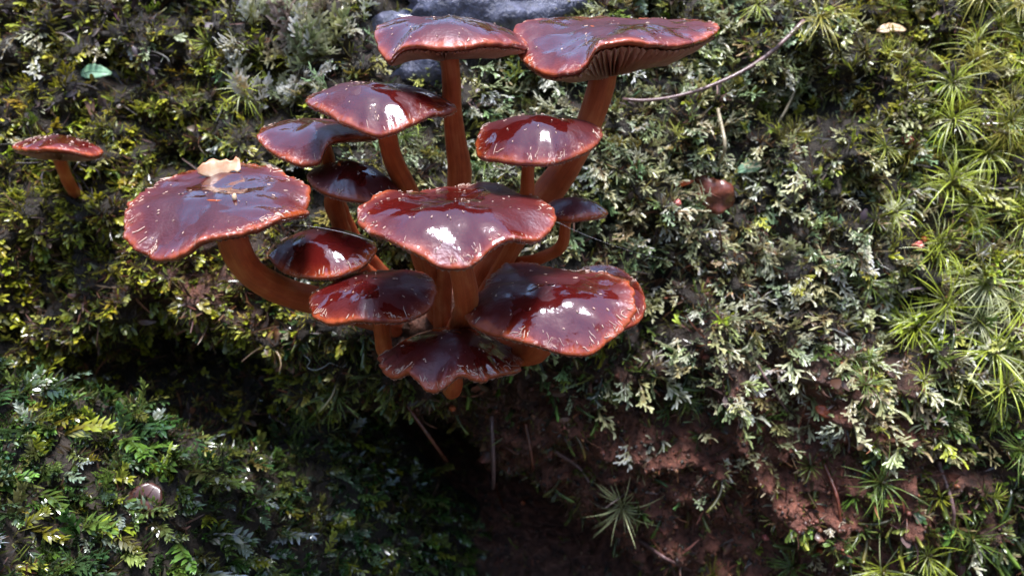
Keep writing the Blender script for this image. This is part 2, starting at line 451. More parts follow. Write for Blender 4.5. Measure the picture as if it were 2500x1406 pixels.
# ------------------------------------------------------------------ forest floor with the mossy mound
def mound_z(x, y, fine=True):
    x = np.asarray(x, float); y = np.asarray(y, float)
    e = x+9.6-0.12*(y-18)
    ridge = -10.3-0.30*np.minimum(x+10, 0)-1.45*(e+np.sqrt(e*e+2.2))*0.5+0.20*(y-18)
    z = ridge-6*sstep(-1.5, 3.0, x)
    z = z-12*sstep(11.5, 5, y)*0.8-5*sstep(20.5, 25, y)*sstep(-6, -10, x)
    q = np.stack([x, y, 0*x], -1)
    z = z+0.9*noise3(q*0.42+2.2)+0.5*noise3(q*1.0+7.7)
    if fine: z = z+0.2*noise3(q*2.3)
    inside = sstep(-42, -26, x)*sstep(8, 1, x)*sstep(-4, 6, y)*sstep(40, 28, y)
    return -40+np.clip(z+40, 0, 99)*inside

def mound_normal(x, y):
    e = 0.12
    zx = (mound_z(x+e, y)-mound_z(x-e, y))/(2*e); zy = (mound_z(x, y+e)-mound_z(x, y-e))/(2*e)
    return unit(np.stack([-zx, -zy, 1+0*zx], -1))

xs = np.r_[-np.geomspace(3000, 45, 14), np.linspace(-42, -24, 19), np.linspace(-23.5, 9, 200), np.geomspace(12, 3000, 18)]
ys = np.r_[-np.geomspace(3000, 8, 18), np.linspace(-5, 4, 10), np.linspace(4.5, 28, 150), np.linspace(29, 42, 12), np.geomspace(46, 3000, 14)]
X, Y = np.meshgrid(xs, ys)
V = np.stack([X, Y, mound_z(X, Y)], -1)
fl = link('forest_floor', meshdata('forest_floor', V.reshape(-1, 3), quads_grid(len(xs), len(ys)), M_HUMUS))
tag(fl, 'dark forest floor rising into a mossy mound before the bank', 'ground', kind='structure')

# ------------------------------------------------------------------ mushrooms
def rim_curve(ctrl, yc, rd, n, front=.85):
    c = sorted(ctrl); ph = np.array([a for a, _, _ in c], float)
    pts = pix([b for _, b, _ in c], [d for _, _, d in c], yc+rd*np.where(np.sin(np.radians(ph)) < 0, front, 1.0)*np.sin(np.radians(ph)))
    ph3 = np.r_[ph-360, ph, ph+360]; p3 = np.concatenate([pts]*3)
    m = np.zeros_like(p3)
    h = np.diff(ph3)[:, None]; dl = np.diff(p3, axis=0)/h
    m[1:-1] = (dl[:-1]*h[1:]+dl[1:]*h[:-1])/(h[1:]+h[:-1])
    t = np.linspace(0, 360, n, endpoint=False)
    j = np.searchsorted(ph3, t, side='right')-1
    hh = (ph3[j+1]-ph3[j])[:, None]; s = (t-ph3[j])[:, None]/hh
    return ((2*s**3-3*s**2+1)*p3[j]+(s**3-2*s**2+s)*hh*m[j]+(-2*s**3+3*s**2)*p3[j+1]+(s**3-s**2)*hh*m[j+1])

def interp_surface(S, rr, ph):
    """S (nr, nphi, 3) sampled at rr in 0..1, ph in 0..1 (wraps)"""
    nr, n = S.shape[:2]
    a = np.clip(rr, 0, 1)*(nr-1); i = np.minimum(a.astype(int), nr-2); f = (a-i)[:, None]
    b = (ph % 1)*n; j = b.astype(int) % n; g = (b-np.floor(b))[:, None]; j2 = (j+1) % n
    return (S[i, j]*(1-g)+S[i, j2]*g)*(1-f)+(S[i+1, j]*(1-g)+S[i+1, j2]*g)*f

def mushroom(label, ctrl, apex, yc, stem, power=1.9, gd=0.35, flecks=60, fleck_size=1.0, shade=1.0, ragged=0.02, seed=1, umbo=0.0, margin=0.8, wet=(), front=.85):
    """ctrl rim points (angle, px, py), apex (px, py), stem [(px, py, Y, width_px)...] from cap down to the ground"""
    r_ = np.random.default_rng(seed)
    n, nr = 160, 24
    xs_ = [b for _, b, _ in ctrl]
    rd = (max(xs_)-min(xs_))/2*pxs(yc)
    rim = rim_curve(ctrl, yc, rd, n, front)
    c0 = pix(apex[0], apex[1], yc)
    a = np.linspace(0, 2*np.pi, n, endpoint=False)
    ring = np.stack([np.cos(a), np.sin(a), 0*a], -1)
    # small irregularities of the margin
    wob = ragged*rd*(noise3(ring*6+seed*3.3)+0.8*noise3(ring*17+seed*5.1)+0.5*noise3(ring*38+seed*1.1)*(noise3(ring*3+seed) > -0.1))
    rim = rim+ring*wob[:, None]; rim[:, 2] += 0.5*wob
    rr = np.linspace(0, 1, nr)**0.85
    # towards the middle the lobes of the margin melt into a smooth dish
    fq = np.fft.rfft(rim, axis=0); kf = np.arange(len(fq))
    S = np.zeros((nr, n, 3))
    for k in range(nr):
        q = rr[k]; sg = 0.9+40*q**5
        rm = np.fft.irfft(fq*np.exp(-0.5*(kf/sg)**2)[:, None], n, axis=0)
        S[k, :, :2] = c0[:2]+q*(rm-c0)[:, :2]
        S[k, :, 2] = c0[2]+q**power*(rm[:, 2]-c0[2])
    S[-1] = rim
    # gentle unevenness of the skin
    S[..., 2] += 0.05*rd*noise3(S*0.9+seed*2.7)*(1-rr[:, None]**4)+0.018*rd*noise3(S*2.6+seed)
    if umbo: S[..., 2] += umbo*np.exp(-(rr/0.22)**2)[:, None]
    th = 0.11
    lipdir = ring
    L1 = S[-1]+lipdir*0.035-np.array([0, 0, 0.045])
    L2 = S[-1]+lipdir*0.01-np.array([0, 0, 0.095])
    und = []
    for q in (0.96, 0.8, 0.5, 0.2):
        k = int(round((q**(1/0.85))*(nr-1)))
        u_ = S[k].copy(); u_[:, 2] -= th+0.05; und.append(u_)
    allr = [S[k] for k in range(nr)]+[L1, L2]+und
    radv = list(rr)+[1.0, 1.0]+[1.0]*4
    V = np.concatenate([allr[0].mean(0)[None]]+[q for q in allr[1:]]+[und[-1].mean(0)[None]])
    rad = np.concatenate([[0]]+[np.full(n, q) for q in radv[1:]]+[[1.0]])
    F = []
    nring = len(allr)-1
    for k in range(n): F.append((0, 1+k, 1+(k+1) % n))
    for f in quads_grid(n, nring, True, off=1): F.append(tuple(f))
    last = len(V)-1; o_ = 1+(nring-1)*n
    for k in range(n): F.append((o_+(k+1) % n, o_+k, last))
    # stem path starts inside the cap
    K = []
    for px_, py_, Y_, wpx in stem:
        p = pix(px_, py_, Y_); K.append([*p, wpx*pxs(Y_)/2*.93])
    K[0][:3] = c0+np.array([0, 0, -0.14])
    path = catmull(K, 34)
    base = path[-1, :3].copy()
    root = empty('mushroom', base)
    tag(root, label, 'mushroom', 'reddish brown mushrooms of the bank')
    shd = np.full(len(V), shade)
    vpx, vpy = proj(V); wt = np.zeros(len(V))
    for wx_, wy_, wr_ in wet: wt = np.maximum(wt, np.exp(-((vpx-wx_)**2+((vpy-wy_)*1.7)**2)/wr_**2))
    capo = link('cap', meshdata('cap', V-base, F, M_CAP, attrs={'rad': rad, 'shade': shd, 'wet': wt}), root)
    rads = path[:, 3]*(1+0.10*np.sin(np.linspace(0, 9, 34)+seed)*0.5); rads[:4] *= np.linspace(1.28, 1.0, 4)
    sv, sf = tube(path[:, :3], rads, 20, True, 0.16, seed)
    sme = meshdata('stem', sv-base, sf, M_STEM, attrs={'along': np.repeat(np.linspace(0, 1, 34), 20)})
    an = np.tile(np.linspace(0, 2*np.pi, 20, endpoint=False), 34); dl = np.repeat(np.r_[0, np.cumsum(np.linalg.norm(np.diff(path[:, :3], axis=0), axis=1))], 20)
    fa = sme.attributes.new('fib', 'FLOAT_VECTOR', 'POINT'); fa.data.foreach_set('vector', np.stack([np.cos(an)*1.6, np.sin(an)*1.6, dl*.35+seed], -1).astype(np.float32).ravel())
    link('stem', sme, root)
    # gills: ridged fan under the cap
    ng = 84; cols = ng*2
    ph = np.arange(cols)/cols+0.002*np.sin(np.arange(cols)*1.7)
    q = np.linspace(0.985, 0.16, 11)
    G = []
    for k, rq in enumerate(q):
        # rr is rr=linspace**.85 -> parameter
        par = np.full(cols, rq**(1/0.85))
        p = interp_surface(S, par, ph)
        dep = gd*(1-rq**2.2)
        ridge = (np.arange(cols) % 2 == 0)
        p[:, 2] -= th+0.02+dep*np.where(ridge, 1.0, 0.55)+0.03*ridge
        G.append(p)
    GV = np.concatenate(G)
    gl = link('gills', meshdata('gills', GV-base, [tuple(f) for f in quads_grid(cols, len(q), True)], M_GILL, smooth=False), capo)
    # pale veil flecks, denser at the margin
    FV, FF = [], []
    for k in range(int(flecks*.8)):
        edge = r_.random() < margin
        r0 = (1-abs(r_.normal(0, 0.055))) if edge else math.sqrt(r_.random())*0.95
        p0 = r_.random()
        # loose clusters along the margin
        if edge: p0 = p0+0.05*math.sin(p0*2*math.pi*4+seed)+0.02*math.sin(p0*2*math.pi*11+seed*2)
        ln = fleck_size*(0.03+0.13*r_.random()**2)*(1.2 if edge else 0.5); wd = fleck_size*r_.uniform(0.004, 0.013)*(1 if edge else 1.2)
        ang = r_.normal(0.3, 0.9) if edge else r_.uniform(0, 3.14)
        t = np.linspace(-0.5, 0.5, 4)
        rl = r0+t*ln/rd*math.cos(ang)+0.01*np.sin(t*6+k); pl = p0+t*ln/rd/(2*math.pi)*math.sin(ang)/max(r0, 0.2)
        rl = np.clip(rl, 0.03, 1.0)
        P = interp_surface(S, rl**(1/0.85), pl)
        P[:, 2] += 0.018
        tdir = unit(P[-1]-P[0]); side = unit(np.cross(tdir, [0, -0.35, 1.0]))
        wv = wd*np.array([0.5, 1.0, 0.9, 0.3])
        o0 = len(FV)
        for i in range(4):
            FV += [P[i]-side*wv[i], P[i]+np.array([0, -0.004, 0.012]), P[i]+side*wv[i]]
        for i in range(3):
            for j in range(2): FF.append((o0+i*3+j, o0+i*3+j+1, o0+i*3+j+4, o0+i*3+j+3))
    if FV:
        v_ = link('veil_flecks', meshdata('veil_flecks', np.array(FV)-base, FF, M_VEIL), capo)
        v_['kind'] = 'stuff'
    return root, S, base

MUSH = {}
MUSH['folded'] = mushroom('tall slim-stemmed mushroom, flat cap folded under at one side and touching the widest cap',
    [(0, 1284, 108), (45, 1232, 72), (90, 1080, 52), (135, 962, 50), (180, 917, 82), (212, 948, 142), (236, 988, 110), (270, 1090, 112), (315, 1200, 102), (342, 1262, 104)],
    (1085, 40), 19.2, [(1100, 60, 19.2, 46), (1100, 180, 19.3, 46), (1106, 290, 19.8, 50), (1122, 430, 20.3, 62), (1088, 640, 20.8, 46), (1080, 770, 21.6, 46), (1085, 850, 23.8, 44)],
    power=2.2, gd=0.8, flecks=45, shade=1.15, seed=1, wet=[(970, 80, 60)], margin=0.5)
MUSH['widest'] = mushroom('tallest mushroom with the widest wavy cap, its lobe hanging down before a thick leaning stem',
    [(0, 1753, 68), (40, 1690, 48), (90, 1520, 46), (140, 1330, 45), (165, 1260, 62), (190, 1265, 122), (213, 1300, 160), (238, 1362, 178), (256, 1422, 160), (270, 1458, 112), (290, 1540, 100), (315, 1640, 108), (340, 1712, 94)],
    (1490, 52), 19.9, [(1480, 70, 19.9, 64), (1475, 170, 20.0, 64), (1442, 290, 20.2, 66), (1375, 420, 20.6, 76), (1300, 520, 20.9, 74), (1205, 640, 21.4, 72), (1140, 800, 23.8, 66)],
    power=1.6, gd=1.0, flecks=50, shade=1.15, seed=2, wet=[(1400, 110, 70)], margin=0.6)
MUSH['bladelike'] = mushroom('mushroom with a pointed, blade-like cap overlapping a tall slim stem',
    [(0, 1112, 265), (45, 1050, 238), (90, 920, 222), (135, 805, 224), (180, 748, 244), (210, 792, 266), (240, 852, 300), (270, 930, 323), (300, 988, 303), (330, 1042, 280)],
    (912, 200), 18.4, [(925, 215, 18.4, 48), (942, 315, 18.6, 48), (960, 390, 19.2, 52), (998, 470, 19.9, 56), (1025, 590, 20.6, 62), (1055, 700, 21.4, 62), (1075, 830, 23.8, 56)],
    power=2.2, front=.75, gd=0.35, flecks=55, seed=3, wet=[(915, 255, 90)], margin=0.4)
MUSH['sidelobe'] = mushroom('mushroom with a spoon-shaped cap drooping sideways behind the blade-like cap',
    [(0, 925, 326), (60, 850, 298), (100, 760, 290), (150, 662, 305), (185, 630, 332), (215, 672, 370), (245, 740, 396), (265, 778, 388), (285, 800, 345), (320, 860, 328)],
    (765, 296), 19.9, [(790, 310, 19.9, 40), (798, 380, 20.0, 40), (806, 440, 20.8, 40), (850, 560, 21.6, 42), (960, 700, 23.6, 42)],
    power=1.7, gd=0.3, flecks=25, shade=1.1, seed=4, wet=[(745, 335, 60)], margin=0.6)
MUSH['smooth_dark'] = mushroom('small mushroom with a smooth dark plum-brown oval cap on a short bent stem',
    [(0, 976, 468), (60, 920, 425), (110, 830, 402), (150, 772, 408), (185, 752, 430), (220, 785, 462), (255, 850, 481), (300, 920, 487), (340, 966, 479)],
    (850, 394), 19.3, [(835, 410, 19.3, 46), (815, 475, 19.4, 46), (826, 535, 20.0, 44), (850, 600, 20.8, 44), (950, 720, 23.6, 44)],
    power=2.1, gd=0.3, flecks=80, shade=1.0, seed=5, margin=0.6)
MUSH['broad_left'] = mushroom('mushroom with a broad ragged-edged cap carrying a cream scrap, on a long curved stem',
    [(0, 751, 512), (25, 742, 455), (60, 650, 404), (90, 560, 398), (120, 450, 420), (150, 360, 462), (170, 316, 490), (190, 312, 530), (206, 304, 570), (225, 345, 608), (245, 400, 627), (258, 450, 612), (268, 490, 582), (285, 560, 573), (305, 620, 556), (330, 690, 526)],
    (545, 462), 17.2, [(555, 480, 17.2, 74), (565, 580, 17.3, 74), (600, 652, 17.9, 74), (680, 708, 18.9, 74), (780, 738, 20.0, 74), (900, 770, 21.6, 70), (1000, 810, 23.8, 66)],
    power=1.3, gd=0.3, flecks=170, fleck_size=1.1, seed=6, wet=[(610, 480, 110), (560, 430, 60)], ragged=0.05, margin=0.75)
MUSH['wet_dark'] = mushroom('small wet dark red mushroom wedged below the broad ragged cap',
    [(0, 918, 602), (50, 862, 570), (100, 780, 566), (150, 690, 588), (180, 658, 616), (215, 692, 655), (250, 760, 671), (290, 830, 666), (320, 885, 642), (345, 912, 618)],
    (792, 562), 18.6, [(800, 580, 18.6, 40), (820, 670, 19.0, 40), (900, 740, 21.0, 40), (1000, 800, 23.6, 40)],
    power=2.2, gd=0.3, flecks=70, shade=1.35, wet=[(800, 620, 160)], seed=7, margin=0.85)
MUSH['lower_left'] = mushroom('mushroom with a plum-red cap and upturned pale rim, right above the tattered cap',
    [(0, 1062, 705), (45, 1032, 664), (90, 930, 660), (135, 830, 676), (175, 758, 725), (200, 768, 765), (225, 810, 784), (250, 860, 776), (280, 920, 776), (310, 985, 776), (335, 1046, 748)],
    (915, 676), 17.4, [(925, 690, 17.4, 48), (930, 780, 17.5, 48), (942, 860, 18.4, 46), (985, 890, 20.0, 46), (1030, 870, 23.6, 44)],
    power=1.8, gd=0.3, flecks=120, seed=8, shade=1.25, wet=[(850, 710, 60)], ragged=0.03, margin=0.8)
MUSH['centre'] = mushroom('large glossy three-lobed mushroom in the middle of the clump with a white sky glint',
    [(0, 1353, 520), (30, 1310, 479), (60, 1262, 470), (80, 1200, 445), (100, 1130, 452), (130, 1030, 464), (160, 920, 474), (180, 875, 514), (200, 895, 556), (225, 960, 582), (245, 1030, 616), (262, 1080, 644), (278, 1150, 642), (292, 1190, 606), (310, 1240, 578), (330, 1310, 579), (348, 1346, 546)],
    (1110, 492), 16.2, [(1112, 510, 16.2, 64), (1120, 620, 16.3, 64), (1138, 720, 16.7, 68), (1130, 775, 18.2, 66), (1110, 820, 20.6, 62), (1100, 840, 23.8, 60)],
    power=2.1, front=.72, gd=0.28, flecks=150, seed=9, shade=1.1, wet=[(1100, 560, 130), (1120, 470, 70), (1010, 500, 60)], ragged=0.025, margin=0.75)
MUSH['upper_right'] = mushroom('round-topped mushroom on a thin straight stem before the thick leaning stem',
    [(0, 1468, 326), (45, 1420, 298), (90, 1330, 290), (135, 1222, 302), (170, 1170, 318), (195, 1167, 370), (225, 1212, 383), (255, 1290, 393), (290, 1360, 389), (320, 1420, 368), (345, 1456, 346)],
    (1330, 279), 17.9, [(1315, 300, 17.9, 36), (1292, 395, 18.0, 36), (1288, 470, 18.5, 38), (1270, 560, 19.4, 40), (1180, 720, 21.4, 40), (1130, 800, 23.8, 40)],
    power=2.4, gd=0.3, flecks=110, seed=10, shade=1.0, wet=[(1290, 345, 90), (1340, 300, 60)], ragged=0.03, margin=0.8)
MUSH['tucked'] = mushroom('smallest clump mushroom, half hidden behind the three-lobed cap, on a hooked thin stem',
    [(0, 1482, 515), (60, 1440, 494), (110, 1390, 488), (160, 1340, 497), (200, 1333, 520), (250, 1375, 529), (300, 1430, 526)],
    (1400, 480), 19.6, [(1395, 490, 19.6, 28), (1384, 535, 19.6, 28), (1374, 595, 19.9, 30), (1325, 628, 20.5, 30), (1240, 645, 21.6, 32), (1180, 700, 23.6, 34)],
    power=2.0, gd=0.3, flecks=40, seed=11, shade=1.4, margin=0.8)
MUSH['lower_right'] = mushroom('large wet red-brown mushroom with a saddle-shaped cap and frayed pale rim over an orange stub',
    [(0, 1546, 715), (30, 1502, 670), (60, 1400, 660), (90, 1300, 644), (120, 1222, 650), (150, 1182, 700), (175, 1141, 768), (195, 1160, 790), (220, 1220, 814), (245, 1300, 833), (265, 1370, 856), (285, 1440, 858), (305, 1482, 826), (330, 1530, 786)],
    (1345, 695), 16.6, [(1345, 715, 16.6, 80), (1330, 820, 16.9, 80), (1290, 855, 17.8, 80), (1225, 840, 19.6, 76), (1150, 830, 23.8, 70)],
    power=2.2, front=.72, gd=0.28, flecks=150, seed=12, shade=1.15, wet=[(1420, 770, 120)], ragged=0.045, margin=0.8)
MUSH['behind_right'] = mushroom('mushroom cap mostly covered by the saddle-shaped cap, only its far rim showing',
    [(0, 1574, 738), (45, 1552, 684), (90, 1490, 648), (135, 1420, 656), (180, 1385, 700), (225, 1400, 770), (270, 1470, 800), (315, 1550, 786)],
    (1482, 690), 18.6, [(1480, 705, 18.6, 40), (1440, 780, 19.0, 40), (1340, 810, 20.5, 40), (1200, 810, 23.6, 40)],
    power=2.0, gd=0.3, flecks=70, seed=13, shade=1.2, margin=0.85)
MUSH['tattered'] = mushroom('lowest mushroom of the clump with a tattered fringed dark cap over a stubby orange stem',
    [(0, 1266, 893), (40, 1240, 850), (70, 1170, 812), (100, 1080, 804), (130, 1010, 822), (160, 950, 857), (185, 933, 886), (205, 958, 916), (228, 1002, 903), (245, 1045, 946), (262, 1090, 936), (275, 1116, 912), (300, 1180, 923), (318, 1205, 912), (330, 1236, 906)],
    (1100, 806), 17.0, [(1105, 830, 17.0, 46), (1108, 930, 17.2, 46), (1104, 952, 18.2, 50), (1100, 930, 20.4, 50), (1095, 900, 23.8, 50)],
    power=1.7, gd=0.25, wet=[(1100, 860, 90)], flecks=300, seed=14, shade=1.2, ragged=0.085, margin=0.85)
hitm = bank_hit(185, 470)
MUSH['lone'] = mushroom('lone small mushroom with white-speckled cap growing apart from the clump among yellow-green moss',
    [(0, 249, 368), (50, 210, 352), (90, 140, 342), (140, 70, 346), (180, 31, 356), (215, 60, 362), (250, 110, 360), (290, 170, 364), (330, 226, 377)],
    (138, 331), hitm[1]-1.9, [(138, 345, hitm[1]-1.9, 30), (148, 395, hitm[1]-1.8, 30), (160, 430, hitm[1]-1.4, 30), (180, 466, hitm[1]-0.5, 28), (190, 474, hitm[1]+0.5, 28)],
    power=2.2, gd=0.55, flecks=90, fleck_size=1.7, seed=15, shade=1.3, margin=0.15)

# rotten wood the stems are fused to
import bmesh
bm = bmesh.new(); bmesh.ops.create_icosphere(bm, subdivisions=5, radius=1)
v = np.array([q.co[:] for q in bm.verts]); f = np.array([[q.index for q in t.verts] for t in bm.faces], np.int32); bm.free()
v = v*(1+.28*fbm(v*1.5+4.4, 4)+.08*noise3(v*np.array([9, 9, 2.5])))[:, None]*np.array([2.3, 1.0, 1.5])
tag(link('rotten_wood', meshdata('rotten_wood', v, f, M_EARTH), None, pix(1090, 810, 23.3)), 'brown lump of rotten wood the clump of stems grows out of', 'wood')

# ------------------------------------------------------------------ moss prototypes (unit length along +Y, face +Z)
class Proto:
    def __init__(s): s.V, s.F, s.T = [], [], []
    def strip(s, P, W, side, up, fold=0.3, t0=0.0, t1=1.0):
        P = np.asarray(P, float); o = len(s.V); k = len(P)
        for i in range(k):
            t = t0+(t1-t0)*i/(k-1)
            w_ = W[i]
            s.V += [P[i]-side*w_+up*fold*w_, P[i], P[i]+side*w_+up*fold*w_]; s.T += [t, t, t]
        for i in range(k-1):
            for j in range(2):
                a = o+i*3+j
                s.F += [(a, a+1, a+4), (a, a+4, a+3)]
    def flat(s, P, W, side, t0=0.0, t1=1.0):
        o = len(s.V); k = len(P)
        for i in range(k):
            t = t0+(t1-t0)*i/(k-1); s.V += [P[i]-side*W[i], P[i]+side*W[i]]; s.T += [t, t]
        for i in range(k-1): a = o+2*i; s.F += [(a, a+1, a+3), (a, a+3, a+2)]
    def tube(s, P, R, sides=5, t0=0.0, t1=1.0):
        v, f = tube(P, R, sides, False); o = len(s.V); k = len(P)
        s.V += list(v); s.T += list(np.repeat(np.linspace(t0, t1, k), sides))
        for q in f: s.F += [(q[0]+o, q[1]+o, q[2]+o), (q[0]+o, q[2]+o, q[3]+o)]
        c = len(s.V); s.V.append(np.asarray(P[-1])+0.6*R[-1]*unit(np.asarray(P[-1])-np.asarray(P[-2]))); s.T.append(t1)
        for q in range(sides): s.F.append((o+(k-1)*sides+q, o+(k-1)*sides+(q+1) % sides, c))
    def done(s):
        return np.array(s.V), np.array(s.F, np.int32), np.array(s.T)

def curve_path(p0, d, ln, bend, k):
    """path starting at p0 in direction d, bending towards vector bend"""
    p = [np.array(p0, float)]; d = unit(d)
    for i in range(k-1):
        d = unit(d+np.asarray(bend)/(k-1)); p.append(p[-1]+d*ln/(k-1))
    return np.array(p)

def p_frond(r_, nb=7, fl=0.034, fork=True, up=0.4):
    """branched pale liverwort"""
    s = Proto()
    ax = curve_path((0, 0, 0), (r_.normal(0, .15), 1, 0.35), 1.0, (r_.normal(0, .5), 0, -0.7+r_.normal(0, .3)), 7)
    s.strip(ax, np.array([.02, .024, .026, .028, .03, .03, .02]), np.array([1, 0, 0]), np.array([0, 0, 1]), 0.5, 0, 0.9)
    for k in range(nb):
        u = 0.18+0.78*(k+r_.uniform(-.3, .3))/nb; q = u*6; i = min(int(q), 5); p = ax[i]+(ax[i+1]-ax[i])*(q-i)
        sd_ = 1 if k % 2 else -1
        ln = (0.42-0.16*u)*r_.uniform(.6, 1.4)
        d = (sd_*r_.uniform(.3, 1.2), r_.uniform(.3, 1.0), r_.normal(up*0.8, .6))
        b = curve_path(p, d, ln, (0, 0.6, r_.normal(-.2, .4)), 4)
        sv = unit(np.cross(b[-1]-b[0], (0, 0, 1)))
        s.strip(b, np.array([.6, .95, 1.05, .55])*fl, sv, np.array([0, 0, 1]), 0.45, 0.35, 1.0)
        if fork:
            for e in range(2):
                st = b[1+e]
                d2 = unit(b[-1]-b[0])+sv*(1 if e else -1)*r_.uniform(.5, 1.2)+np.array([0, 0, r_.normal(.1, .5)])
                b2 = curve_path(st, d2, ln*r_.uniform(.4, .75), (0, .3, 0), 3)
                s.strip(b2, np.array([.6, .95, .5])*fl, unit(np.cross(b2[-1]-b2[0], (0, 0, 1))), np.array([0, 0, 1]), 0.45, 0.55, 1.0)
    return s.done()

def p_tongues(r_, n=8):
    """rounded overlapping lobes"""
    s = Proto()
    ax = curve_path((0, 0, 0), (0, 1, .3), 0.75, (r_.normal(0, .5), 0, -.5), 5)
    s.strip(ax, np.array([.03, .04, .05, .05, .04]), np.array([1, 0, 0]), np.array([0, 0, 1]), .3, 0, .7)
    for k in range(n):
        u = (k+.5)/n; q = u*4; i = min(int(q), 3); p = ax[i]+(ax[i+1]-ax[i])*(q-i)
        sd_ = 1 if k % 2 else -1
        d = (sd_*r_.uniform(.5, 1.2)*(1.15-u), r_.uniform(.5, 1.1), r_.normal(.25, .3))
        ln = r_.uniform(.28, .5); b = curve_path(p, d, ln, (0, .2, r_.normal(-.5, .4)), 3)
        sv = unit(np.cross(b[-1]-b[0], (0, 0, 1)))
        s.strip(b, np.array([.045, .10, .05])*r_.uniform(.7, 1.25), sv, np.array([0, 0, 1]), r_.uniform(-.5, .5), .35, 1.0)
    return s.done()

def p_serrate(r_, n=8):
    """feathery frond with pointed leaves in two ranks"""
    s = Proto()
    ax = curve_path((0, 0, 0), (r_.normal(0, .1), 1, .35), 1.0, (r_.normal(0, .4), 0, -.8), 7)
    s.strip(ax, np.array([.03, .035, .04, .04, .04, .035, .02]), np.array([1, 0, 0]), np.array([0, 0, 1]), .4, 0, .9)
    for k in range(2*n):
        u = 0.1+0.9*k/(2*n); q = u*6; i = min(int(q), 5); p = ax[i]+(ax[i+1]-ax[i])*(q-i)
        sd_ = 1 if k % 2 else -1
        ln = (0.12+0.22*math.sin(math.pi*min(1, .25+u*.75)))*r_.uniform(.8, 1.2)
        d = (sd_*r_.uniform(.6, 1.1), r_.uniform(.3, 1.1), r_.normal(.25, .45))
        b = curve_path(p, d, ln, (0, .35, r_.normal(-.6, .5)), 3)
        sv = unit(np.cross(b[-1]-b[0], (0, 0, 1)))
        s.flat(b, np.array([.038, .052, .002]), sv, .3, 1.0)
    for k in range(4):
        d = (r_.normal(0, .8), 1, r_.normal(.1, .4)); b = curve_path(ax[-1]-np.array([0, .05, 0]), d, r_.uniform(.16, .26), (0, 0, -.5), 4)
        sv = unit(np.cross(b[-1]-b[0], (0, 0, 1))); s.strip(b, np.array([.03, .042, .03, .002]), sv, np.array([0, 0, 1]), .35, .6, 1.0)
    return s.done()

def p_shoot(r_):
    """worm-like moss shoot"""
    s = Proto()
    ax = curve_path((0, 0, 0), (r_.normal(0, .3), 1, .1), 1.0, (r_.normal(0, .8), 0, r_.normal(-.5, .5)), 9)
    R = 0.055*np.array([.55, .75, .9, 1.05, .95, 1.1, 1.0, .95, .6])*r_.uniform(.8, 1.2)
    s.tube(ax, R, 6, 0, .9)
    for k in range(16):
        i = 1+k % 7; a = r_.uniform(0, 6.28); o_ = np.array([math.cos(a), .1, math.sin(a)])
        b = curve_path(ax[i]+o_*R[i]*.6, (o_[0]*.6, 1, o_[2]*.6), .11, (0, 0, 0), 3)
        s.strip(b, np.array([.03, .03, .004]), unit(np.cross(b[-1]-b[0], o_)), o_, .2, .5, 1.0)
    return s.done()

def p_star(r_, n=26):
    s = Proto()
    ax = curve_path((0, 0, 0), (0, 1, 0), .35, (0, 0, .2), 4)
    s.tube(ax, np.array([.02, .022, .02, .015]), 5, 0, .3)
    for k in range(n):
        a = r_.uniform(0, 6.28); el = r_.uniform(.15, 1.2)
        d = np.array([math.cos(a)*math.cos(el), math.sin(el), math.sin(a)*math.cos(el)])
        b = curve_path(ax[3]-np.array([0, r_.uniform(0, .15), 0]), d, r_.uniform(.5, .85), np.array([math.cos(a), -.5, math.sin(a)])*r_.uniform(.1, .7)+np.array([0, 0, -.35]), 6)
        sv = unit(np.cross(d, (r_.normal(), r_.normal(), r_.normal())))
        s.strip(b, np.array([.018, .022, .02, .016, .010, .001])*r_.uniform(.8, 1.2), sv, unit(np.cross(sv, d)), .5, .2, 1.0)
    return s.done()

def p_fuzz(r_):
    s = Proto()
    for k in range(4):
        d = (r_.normal(0, .7), 1, r_.normal(0, .7)); b = curve_path((r_.normal(0, .15), 0, r_.normal(0, .15)), d, r_.uniform(.5, 1), (r_.normal(0, .6), 0, r_.normal(-.3, .5)), 3)
        wv = np.array([.035, .05, .008])*r_.uniform(.6, 1.4); sv = unit(np.cross(b[-1]-b[0], (0, 0, 1))); o = len(s.V)
        for i in range(3): s.V += [b[i]-sv*wv[i], b[i]+sv*wv[i]]; s.T += [i/2, i/2]
        s.F += [(o, o+1, o+3), (o, o+3, o+2), (o+2, o+3, o+5), (o+2, o+5, o+4)]
    return s.done()

def p_litter(r_):
    s = Proto()
    for k in range(3):
        d = (r_.normal(0, 1), r_.normal(.4, .6), r_.normal(0, .5))
        if r_.random() < .5:
            b = curve_path((r_.normal(0, .2), 0, 0), d, r_.uniform(.5, 1.2), (r_.normal(0, 1), r_.normal(0, 1), r_.normal(0, .6)), 5)
            s.strip(b, np.array([.02, .03, .03, .025, .01]), unit(np.cross(b[1]-b[0], (0, 0, 1))), np.array([0, 0, 1]), .6, r_.random()*.6, r_.random())
        else:
            b = curve_path((r_.normal(0, .2), 0, 0), d, r_.uniform(.3, .6), (0, 0, r_.normal(0, 1)), 4)
            s.strip(b, np.array([.05, .14, .12, .03])*r_.uniform(.6, 1.3), unit(np.cross(b[-1]-b[0], (0, 0, 1))), np.array([0, 0, 1]), r_.normal(0, .5), r_.random()*.5, r_.random())
    return s.done()

pr = np.random.default_rng(21)
PROTO = {'A': [p_frond(pr) for _ in range(8)], 'C': [p_tongues(pr) for _ in range(8)], 'D': [p_serrate(pr) for _ in range(7)],
         'F': [p_shoot(pr) for _ in range(7)], 'H': [p_star(pr) for _ in range(6)], 'G': [p_frond(pr, 16, .034, True, .9) for _ in range(5)],
         'Z': [p_fuzz(pr) for _ in range(8)], 'E': [p_litter(pr) for _ in range(12)]}

